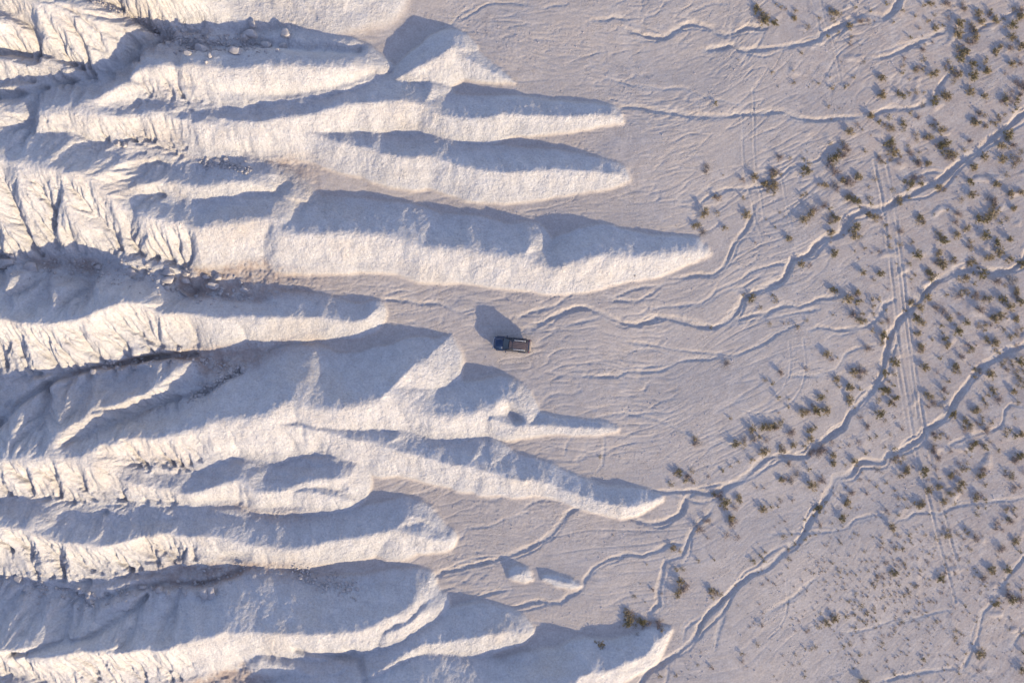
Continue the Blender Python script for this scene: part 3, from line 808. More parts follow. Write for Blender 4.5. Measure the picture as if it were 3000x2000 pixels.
def bevel_all(bm, off, seg=2):
    bmesh.ops.bevel(bm, geom=list(bm.edges), offset=off, segments=seg, affect='EDGES', profile=0.6)

def boxm(x0, x1, y0, y1, z0, z1, bev=0.02):
    bm = bmesh.new()
    bmesh.ops.create_cube(bm, size=1.0)
    for v in bm.verts:
        v.co = Vector(((x0 + x1) / 2 + v.co.x * (x1 - x0), (y0 + y1) / 2 + v.co.y * (y1 - y0), (z0 + z1) / 2 + v.co.z * (z1 - z0)))
    if bev: bevel_all(bm, bev, 2)
    return bm

def slab(corners, th):
    """four corners + thickness along the face normal"""
    bm = bmesh.new()
    a = [Vector(c) for c in corners]
    n = (a[1] - a[0]).cross(a[3] - a[0]).normalized() * th
    lo = [bm.verts.new(c) for c in a]; hi = [bm.verts.new(c + n) for c in a]
    bm.faces.new(lo[::-1]); bm.faces.new(hi)
    for k in range(4): bm.faces.new((lo[k], lo[(k + 1) % 4], hi[(k + 1) % 4], hi[k]))
    return bm

def make_car():
    root = bpy.data.objects.new('off_road_car', None); COL.objects.link(root)
    L2 = 2.36
    rings = [body_ring(-2.36, .78, .52, .98), body_ring(-2.31, .86, .42, 1.02), body_ring(-2.15, .91, .36, 1.06), body_ring(-1.2, .93, .34, 1.06),
             body_ring(0.0, .93, .34, 1.06), body_ring(0.95, .925, .34, 1.07), body_ring(1.55, .91, .36, 1.05), body_ring(2.05, .87, .40, 1.00), body_ring(2.27, .80, .44, .95), body_ring(2.36, .69, .50, .84)]
    body = put('body', bm_mesh('body', loft(rings), PAINT), root)
    # hood panel with its raised centre
    hood = loft([[(0.98, .74, 1.085), (0.98, .36, 1.125), (0.98, -.36, 1.125), (0.98, -.74, 1.085), (0.98, -.70, 1.03), (0.98, .70, 1.03)],
                 [(1.65, .72, 1.07), (1.65, .36, 1.105), (1.65, -.36, 1.105), (1.65, -.72, 1.07), (1.65, -.68, 1.01), (1.65, .68, 1.01)],
                 [(2.10, .64, 1.015), (2.10, .32, 1.045), (2.10, -.32, 1.045), (2.10, -.64, 1.015), (2.10, -.60, .95), (2.10, .60, .95)],
                 [(2.25, .58, .96), (2.25, .30, .985), (2.25, -.30, .985), (2.25, -.58, .96), (2.25, -.56, .90), (2.25, .56, .90)]])
    put('hood', bm_mesh('hood', hood, PAINT), root)
    # cabin: lower edge at the belt line, tumblehome towards the roof
    def cab(x, hw, zz): return x, hw, zz
    low = [(1.02, .80), (0.35, .86), (-1.2, .87), (-2.20, .80)]
    top = [(0.30, .60), (-0.1, .655), (-1.2, .665), (-1.98, .61)]
    zt = [1.70, 1.755, 1.765, 1.70]
    cabr = []
    for (xl, wl), (xt, wt), zz in zip(low, top, zt):
        cabr.append([(xl, wl, 1.05), (xt, wt, zz - .03), (xt, wt * .86, zz + .015), (xt, -wt * .86, zz + .015), (xt, -wt, zz - .03), (xl, -wl, 1.05)])
    put('cabin', bm_mesh('cabin', loft(cabr), TRIM), root)
    # roof skin with pressed ribs
    bm = bmesh.new()
    nx, ny = 14, 41
    grid = []
    for i in range(nx):
        t = i / (nx - 1); x = 0.26 + (-1.96 - 0.26) * t
        hw = (.60 + .07 * math.sin(math.pi * min(1, t * 1.15)) ** .7) if t < .95 else .60
        row = []
        for j in range(ny):
            v = -1 + 2 * j / (ny - 1)
            rib = 0.0
            if 0.20 < t < 0.93 and abs(v) < .80:
                rib = 0.030 * (0.5 + 0.5 * math.cos(v * math.pi * 7.0))
            zz = 1.735 + 0.055 * math.sin(math.pi * min(1.0, max(0.0, t * .92 + .04))) - 0.05 * abs(v) ** 4 + rib
            row.append(bm.verts.new((x + (0.05 * (1 - v * v) if i == 0 else 0) - (0.05 * (1 - v * v) if i == nx - 1 else 0), v * hw, zz)))
        grid.append(row)
    for i in range(nx - 1):
        for j in range(ny - 1):
            bm.faces.new((grid[i][j], grid[i][j + 1], grid[i + 1][j + 1], grid[i + 1][j]))
    put('roof', bm_mesh('roof', bm, ROOFP), root)
    # windscreen, curved
    bm = bmesh.new()
    rows = []
    for i in range(4):
        t = i / 3
        row = []
        for j in range(9):
            v = -1 + j / 4
            hw = .76 + (.575 - .76) * t
            row.append(bm.verts.new((1.045 + (0.315 - 1.045) * t + 0.10 * (1 - v * v), v * hw, 1.10 + (1.70 - 1.10) * t + .015)))
        rows.append(row)
    for i in range(3):
        for j in range(8): bm.faces.new((rows[i][j], rows[i][j + 1], rows[i + 1][j + 1], rows[i + 1][j]))
    put('windscreen', bm_mesh('windscreen', bm, GLASS), root)
    for s in (1, -1):
        put('wiper', bm_mesh('wiper', boxm(1.09, 1.12, *(sorted((s * .08, s * .62))), 1.105, 1.125, .006), TRIM), root)
        # side windows: three a side, set proud of the cabin
        def side(x0, x1, xt0, xt1):
            f = lambda x, t: (.868 + (.672 - .868) * t) if -1.9 < x < .2 else (.84 + (.64 - .84) * t)
            c = [(x0, s * (f(x0, 0) - .005), 1.10), (x1, s * (f(x1, 0) - .005), 1.10), (xt1, s * f(xt1, .88), 1.66), (xt0, s * f(xt0, .88), 1.66)]
            if s < 0: c = c[::-1]
            return slab(c, -0.012) if s > 0 else slab(c, -0.012)
        for a in ((0.82, 0.02, 0.27, -0.02), (-0.06, -0.98, -0.10, -0.96), (-1.10, -1.95, -1.08, -1.80)):
            put('side_window', bm_mesh('side_window', side(*a), GLASS, False), root)
        # doors' pressed seams and handles
        for x in (0.0, -1.04):
            put('door_handle', bm_mesh('door_handle', boxm(x - .30, x - .14, s * .925 - .02, s * .925 + .02, .93, .965, .008), TRIM), root)
        # roof rail on feet
        rail = bmesh.new()
        path = [(-0.25, 1.765), (-0.35, 1.825), (-1.0, 1.845), (-1.65, 1.825), (-1.80, 1.765)]
        secs = []
        for x, zz in path:
            secs.append([(x, s * .60 + .020 * math.cos(k * math.pi / 3), zz + .020 * math.sin(k * math.pi / 3)) for k in range(6)])
        rail.free()
        put('roof_rail', bm_mesh('roof_rail', loft(secs), RAIL_GLINT), root)
        # wing mirrors
        put('mirror', bm_mesh('mirror', boxm(0.62, 0.76, *(sorted((s * .93, s * 1.12))), 1.08, 1.24, .035), PAINT), root)
        # lamps
        put('headlight', bm_mesh('headlight', boxm(2.20, 2.33, *(sorted((s * .48, s * .74))), .74, .88, .03), LAMP), root)
        put('tail_light', bm_mesh('tail_light', boxm(-2.365, -2.30, *(sorted((s * .70, s * .84))), .80, 1.08, .02), RED), root)
        # dusty wheel arches
        put('fender', bm_mesh('fender', boxm(1.02, 2.0, *(sorted((s * .86, s * .965))), .58, .92, .05), PAINT), root)
        put('fender', bm_mesh('fender', boxm(-1.92, -0.92, *(sorted((s * .86, s * .965))), .58, .92, .05), PAINT), root)
        for x in (1.48, -1.40):
            wh = bpy.data.objects.new('wheel', None); COL.objects.link(wh); wh.parent = root
            wh.location = (x, s * .80, .39)
            prof = [(.27, -.12), (.36, -.13), (.39, -.09), (.395, 0), (.39, .09), (.36, .13), (.27, .12)]
            secs = []
            for k in range(25):
                a = 2 * math.pi * k / 24
                secs.append([(r * math.cos(a), y, r * math.sin(a)) for r, y in prof])
            bm = loft(secs, False)
            put('tyre', bm_mesh('tyre', bm, RUBBER), wh)
            bm = bmesh.new()
            bmesh.ops.create_cone(bm, cap_ends=True, segments=20, radius1=.275, radius2=.24, depth=.14)
            bmesh.ops.rotate(bm, verts=bm.verts, cent=(0, 0, 0), matrix=Matrix.Rotation(-s * math.pi / 2, 3, 'X'))
            put('rim', bm_mesh('rim', bm, ALLOY, False), wh, loc=(0, s * .05, 0))
    for s in (1, -1):
        put('sunlit_side_strip', bm_mesh('sunlit_side_strip', boxm(-0.90, 1.00, *(sorted((s * .92, s * 1.00))), .40, .46, .015), DUST), root)  # added strips, their tan stands in for the sunlit, dusty body sides
    put('front_edge_glint', bm_mesh('front_edge_glint', loft([[(2.30 + .17 * (1 - (y / .84) ** 2) + .022 * math.cos(k * math.pi / 3), y, .66 + .022 * math.sin(k * math.pi / 3)) for k in range(6)] for y in (-.84, -.7, -.4, 0, .4, .7, .84)]), RAIL_GLINT), root)  # added bar, its bright colour imitates the sky reflection along the front edge
    # rear window, spoiler, bumpers, grille, plate, spare details
    rw = slab([(-2.215, .66, 1.12), (-2.215, -.66, 1.12), (-2.01, -.55, 1.66), (-2.01, .55, 1.66)], -0.015)
    put('rear_window', bm_mesh('rear_window', rw, GLASS, False), root)
    put('spoiler', bm_mesh('spoiler', boxm(-2.16, -1.93, -.60, .60, 1.715, 1.755, .015), ROOFP), root)
    put('front_bumper', bm_mesh('front_bumper', loft([body_ring(2.20, .88, .40, .66, .05), body_ring(2.38, .82, .42, .65, .05), body_ring(2.49, .64, .45, .62, .05)]), DUST), root)
    put('rear_bumper', bm_mesh('rear_bumper', loft([body_ring(-2.60, .70, .46, .68, .05), body_ring(-2.53, .86, .42, .70, .05), body_ring(-2.25, .93, .42, .70, .05)]), DUST), root)
    put('grille', bm_mesh('grille', boxm(2.29, 2.375, -.44, .44, .64, .80, .02), TRIM), root)
    put('tailgate', bm_mesh('tailgate', boxm(-2.385, -2.33, -.66, .66, .70, 1.05, .02), DUST), root)
    put('aerial', bm_mesh('aerial', loft([[(0.15 + r * math.cos(k * 2.1), .5 + r * math.sin(k * 2.1), zz) for k in range(3)] for r, zz in ((.012, 1.74), (.006, 2.15))]), TRIM), root)
    return root
car = make_car()
cx, cy, cz = spot(1499, 1009)
car.location = (cx, cy, cz - 0.02)
car.rotation_euler = (0, 0, math.pi - math.radians(6.0))
tag(car, 'dark off-road car with ribbed roof parked alone on the pale plain, nose to the hills', 'car')

# ---------------------------------------------------------------- boulders
ROCK = simple_mat('pale_rock', (0.37, 0.325, 0.29), 0.95, spec=.15, var=.14, vscale=3.0, bump=0.05)
def rock_mesh(seed, flat=0.7, sub=4):
    rnd = random.Random(seed)
    bm = bmesh.new()
    bmesh.ops.create_icosphere(bm, subdivisions=sub, radius=0.5)
    # chisel by random planes -> facets with worn edges
    planes = []
    for k in range(16):
        n = Vector((rnd.gauss(0, 1), rnd.gauss(0, 1), rnd.gauss(0, .8))).normalized()
        planes.append((n, rnd.uniform(.26, .43)))
    for v in bm.verts:
        for n, d in planes:
            e = v.co.dot(n) - d
            if e > 0: v.co -= n * e * 0.985
        k = v.co * 4
        v.co *= 1 + 0.03 * math.sin(k.x * 2.1 + seed) * math.cos(k.y * 1.7 + seed) + rnd.uniform(-.006, .006)
        v.co.z *= flat
    me = bm_mesh('boulder', bm, ROCK)
    return me
ROCKS = [rock_mesh(s) for s in range(7)]
B = {   # place: [(photo x, photo y, width px, stretch)]
 'upper': ('in the gully near the top edge', [(740,72,34,1.0),(735,103,46,1.5),(781,135,36,1.25),(838,102,40,.8),(829,137,26,1.4),(815,151,18,1.0),(694,152,44,1.2),(716,112,34,1.3),(614,166,22,.8),(592,148,40,1.5),(535,151,18,1.3),(553,160,24,1.4),(494,116,12,1),(463,92,18,1)]),
 'mid': ('in the long shaded canyon', [(32,771,58,1.7),(92,786,48,1.3),(40,752,22,1),(216,764,20,1),(212,801,16,1),(290,783,26,1.2),(384,800,34,1.4),(160,800,14,1.2),(495,800,44,1.3),(492,821,46,2.0),(490,843,22,1.2),(478,833,16,1),(505,852,16,1.2),(545,803,26,1.3),(545,822,28,1.2),(626,838,34,1.6),(640,812,30,1.1),(606,811,24,1.1),(718,850,30,1.6),(576,868,18,1),(588,882,14,1.3),(645,860,14,1),(729,873,10,1),(668,862,12,1.2),(706,828,14,1.2),(430,776,16,1.3),(355,770,14,1)]),
 'centre': ('in the mid left gully', [(526,1023,22,1.0),(346,1077,22,1.1),(276,1088,24,.8),(713,1083,24,1.0),(698,1087,12,1.2),(460,1050,12,1),(420,1060,10,1),(588,1158,20,1.1),(660,1120,12,1)]),
 'left': ('in the small upper left gully', [(366,426,22,.8),(345,422,22,1),(639,474,24,1.1),(664,470,20,1.1),(606,467,14,1),(719,473,9,1)]),
 'lower': ('on the lower left canyon floor', [(56,1694,30,1.0),(20,1690,12,1),(228,1724,20,1.4),(164,1722,14,1.2),(175,1725,10,1),(418,1718,28,1.4),(446,1722,18,1.1),(468,1728,30,1.0),(490,1735,22,.9),(529,1719,12,1),(275,1745,14,1.2),(266,1762,26,1.3),(262,1735,14,1),(375,1738,16,1.2),(714,1659,9,1)]),
}
def ordinal(k):
    w = ['first','second','third','fourth','fifth','sixth','seventh','eighth','ninth','tenth','eleventh','twelfth','thirteenth','fourteenth','fifteenth','sixteenth','seventeenth','eighteenth','nineteenth','twentieth','twenty-first','twenty-second','twenty-third','twenty-fourth','twenty-fifth','twenty-sixth','twenty-seventh']
    return w[k]
rr_ = random.Random(3)
for key, (where, items) in B.items():
    items.sort(key=lambda t: t[0])
    for k, (px, py, w, st) in enumerate(items):
        o = put('boulder', ROCKS[rr_.randrange(len(ROCKS))])
        x, y, zz = spot(px, py)
        s = w / PPM / (CAM_H / (CAM_H - zz))
        o.scale = (s * math.sqrt(st), s / math.sqrt(st), s * 0.8)
        o.rotation_euler = (rr_.uniform(-.2, .2), rr_.uniform(-.2, .2), rr_.uniform(-.35, .35))
        o.location = (x, y, zz + s * 0.10)
        size = 'large' if w >= 38 else 'mid-sized' if w >= 20 else 'small'
        tag(o, f'{size} pale boulder, {ordinal(k)} from the left {where}', 'boulder', 'boulders ' + where)
# one split boulder, like a heart from above
root = bpy.data.objects.new('split_boulder', None); COL.objects.link(root)
x, y, zz = spot(610, 1735); root.location = (x, y, zz)
for dx, dy, s in ((-.38, .12, 1.55), (.42, -.05, 1.75)):
    o = put('rock_half', ROCKS[2 if dx < 0 else 4], root, loc=(dx, dy, .35)); o.scale = (s, s * 1.25, s * .9)
tag(root, 'heart-shaped split boulder lying alone at the foot of the lower left hill', 'boulder')

# rubble and pebbles: uncountable small stones, one object each
def stones(name, n, sampler, smin, smax, seed, mat):
    rnd = random.Random(seed); npr = np.random.default_rng(seed)
    bm = bmesh.new(); bmesh.ops.create_icosphere(bm, subdivisions=1, radius=.5)
    bv = np.array([v.co[:] for v in bm.verts]); bf = np.array([[v.index for v in f.verts] for f in bm.faces]); bm.free()
    VV, FF = [], []; c = 0
    for _ in range(n):
        q = sampler(rnd)
        if q is None: continue
        px, py = q
        x, y, zz = (px - 1500) / PPM, (1000 - py) / PPM, ground_z(px, py)
        s = smin + (smax - smin) * rnd.random() ** 2.5
        a = rnd.uniform(0, 6.28); R = np.array([[math.cos(a), -math.sin(a), 0], [math.sin(a), math.cos(a), 0], [0, 0, 1]])
        v = bv * (1 + npr.uniform(-.22, .22, (len(bv), 1))) * np.array([s * rnd.uniform(.8, 1.4), s * rnd.uniform(.7, 1.0), s * rnd.uniform(.5, .8)])
        VV.append(v @ R.T + np.array([x, y, zz + s * .15])); FF.append(bf + c); c += len(bv)
    me = bpy.data.meshes.new(name)
    me.from_pydata(np.concatenate(VV).tolist(), [], np.concatenate(FF).tolist()); me.materials.append(mat)
    o = put(name, me); o['kind'] = 'stuff'
    return o
CANYON_PATHS = [([(0,765),(150,775),(300,795),(450,820),(600,852),(720,870)], 34), ([(480,100),(560,140),(640,150),(740,130),(800,160)], 34), ([(280,25),(380,55),(470,90),(560,130)], 10),
                ([(60,1695),(200,1725),(280,1752),(400,1725),(600,1705),(720,1660)], 26), ([(260,1085),(400,1065),(560,1045),(660,1070),(720,1085)], 15), ([(560,1165),(640,1120),(700,1085)], 14), ([(600,482),(680,488),(740,508)], 10), ([(860,1668),(940,1705),(1050,1722)], 20), ([(480,100),(600,140),(760,135)], 26)]
def canyon_sample(rnd):
    pts, wd = rnd.choice(CANYON_PATHS)
    k = rnd.randrange(len(pts) - 1); t = rnd.random()
    px = pts[k][0] * (1 - t) + pts[k + 1][0] * t + rnd.gauss(0, wd * .5); py = pts[k][1] * (1 - t) + pts[k + 1][1] * t + rnd.gauss(0, wd * .6)
    p, q = to_plan(px, py, .4)
    return p, q
stones('rubble', 2600, canyon_sample, .10, .50, 8, ROCK)
PEB = simple_mat('pebble', (0.40, 0.345, 0.325), 0.95, spec=.15, var=.25, vscale=2.0)
def pebble_sample(rnd):
    px, py = rnd.uniform(850, 3050), rnd.uniform(-50, 2050)
    i = min(NX - 1, int(np.searchsorted(PX, px))); j = min(NY - 1, int(np.searchsorted(PY, py)))
    if hill[j, i] > .15: return None
    if rnd.random() > clod_m[j, i] * .9 + .06: return None
    return px, py
stones('pebbles', 17000, pebble_sample, .06, .20, 9, PEB)

# ---------------------------------------------------------------- desert shrubs
def leaf_mat(name, c1, c2):
    m, nt, bs = new_mat(name)
    oi = N(nt, 'ShaderNodeObjectInfo'); geo = N(nt, 'ShaderNodeNewGeometry')
    f = noise_node(nt, geo.outputs['Position'], 6.0, 3)
    mx_ = mth(nt, 'ADD', mth(nt, 'MULTIPLY', rampf(nt, f, .3, .7), .6), mth(nt, 'MULTIPLY', oi.outputs['Random'], .4))
    nt.links.new(mixc(nt, mx_, c1, c2), bs.inputs['Base Color'])
    bs.inputs['Roughness'].default_value = .9; bs.inputs['Specular IOR Level'].default_value = .1
    return m
OLIVE = leaf_mat('olive_leaves', (0.225, 0.165, 0.082), (0.350, 0.262, 0.145))
GREEN = leaf_mat('green_leaves', (0.165, 0.130, 0.058), (0.260, 0.200, 0.096))
BROWN = leaf_mat('dry_twigs', (0.240, 0.175, 0.140), (0.350, 0.265, 0.210))
PALE = leaf_mat('bleached_twigs', (0.30, 0.25, 0.205), (0.40, 0.345, 0.29))
TWIG = simple_mat('shrub_wood', (0.16, 0.12, 0.095), .9, var=.2)

def shrub_geo(seed, n_leaf, n_twig, leaf, openness, lobes):
    """unit shrub (width 1): twigs fan out from the root, leaf clumps sit along and at the end of them"""
    rnd = random.Random(seed)
    V, F, M = [], [], []
    cen = [(rnd.uniform(-.24, .24), rnd.uniform(-.24, .24)) for _ in range(lobes)]
    tips = []
    for k in range(n_twig):
        cx_, cy_ = rnd.choice(cen)
        a = rnd.uniform(0, 6.283); e = rnd.uniform(.25, 1.35)
        L = rnd.uniform(.28, .52)
        b = Vector((cx_ * .5, cy_ * .5, -.05))
        t = Vector((cx_ + math.cos(a) * math.cos(e) * L, cy_ + math.sin(a) * math.cos(e) * L, math.sin(e) * L * 1.15 + .04))
        mid = b.lerp(t, .55) + Vector((rnd.uniform(-.05, .05), rnd.uniform(-.05, .05), rnd.uniform(.0, .08)))
        tips.append((b, mid, t))
        n0 = len(V)
        for c, r in ((b, .016), (mid, .010), (t, .004)):
            for q in range(3):
                V.append((c.x + r * math.cos(q * 2.09), c.y + r * math.sin(q * 2.09), c.z))
        for s_ in (0, 3):
            for q in range(3):
                F.append((n0 + s_ + q, n0 + s_ + (q + 1) % 3, n0 + s_ + 3 + (q + 1) % 3, n0 + s_ + 3 + q)); M.append(1)
    for k in range(n_leaf):
        b, mid, t = rnd.choice(tips)
        u = rnd.random() ** openness
        c = mid.lerp(t, u) + Vector((rnd.gauss(0, .045), rnd.gauss(0, .045), rnd.gauss(0, .03)))
        c.z = max(c.z, .01)
        n = Vector((rnd.gauss(0, 1), rnd.gauss(0, 1), rnd.gauss(.4, 1))).normalized()
        t1 = n.orthogonal().normalized(); t1.rotate(Matrix.Rotation(rnd.uniform(0, 6.28), 3, n)); t2 = n.cross(t1)
        s = leaf * rnd.uniform(.6, 1.4)
        n0 = len(V)
        for du, dv in ((-1, 0), (0, -.55), (1, 0), (0, .55)):
            V.append(tuple(c + t1 * du * s + t2 * dv * s + n * (.25 * s if du == 0 else 0)))
        F.append((n0, n0 + 1, n0 + 2)); F.append((n0, n0 + 2, n0 + 3)); M += [0, 0]
    return V, F, M

def shrub_mesh(seed, mat, *a):
    V, F, M = shrub_geo(seed, *a)
    me = bpy.data.meshes.new('shrub'); me.from_pydata(V, [], F)
    me.materials.append(mat); me.materials.append(TWIG)
    me.polygons.foreach_set('material_index', np.array(M, np.int32))
    return me
KINDS = {'olive': [shrub_mesh(10 + k, OLIVE, 300, 22, .058, .8, 4) for k in range(4)],
         'green': [shrub_mesh(20 + k, GREEN, 330, 22, .058, .8, 4) for k in range(4)],
         'brown': [shrub_mesh(30 + k, BROWN, 190, 40, .044, .65, 5) for k in range(4)],
         'pale': [shrub_mesh(40 + k, PALE, 140, 46, .040, .65, 5) for k in range(3)]}
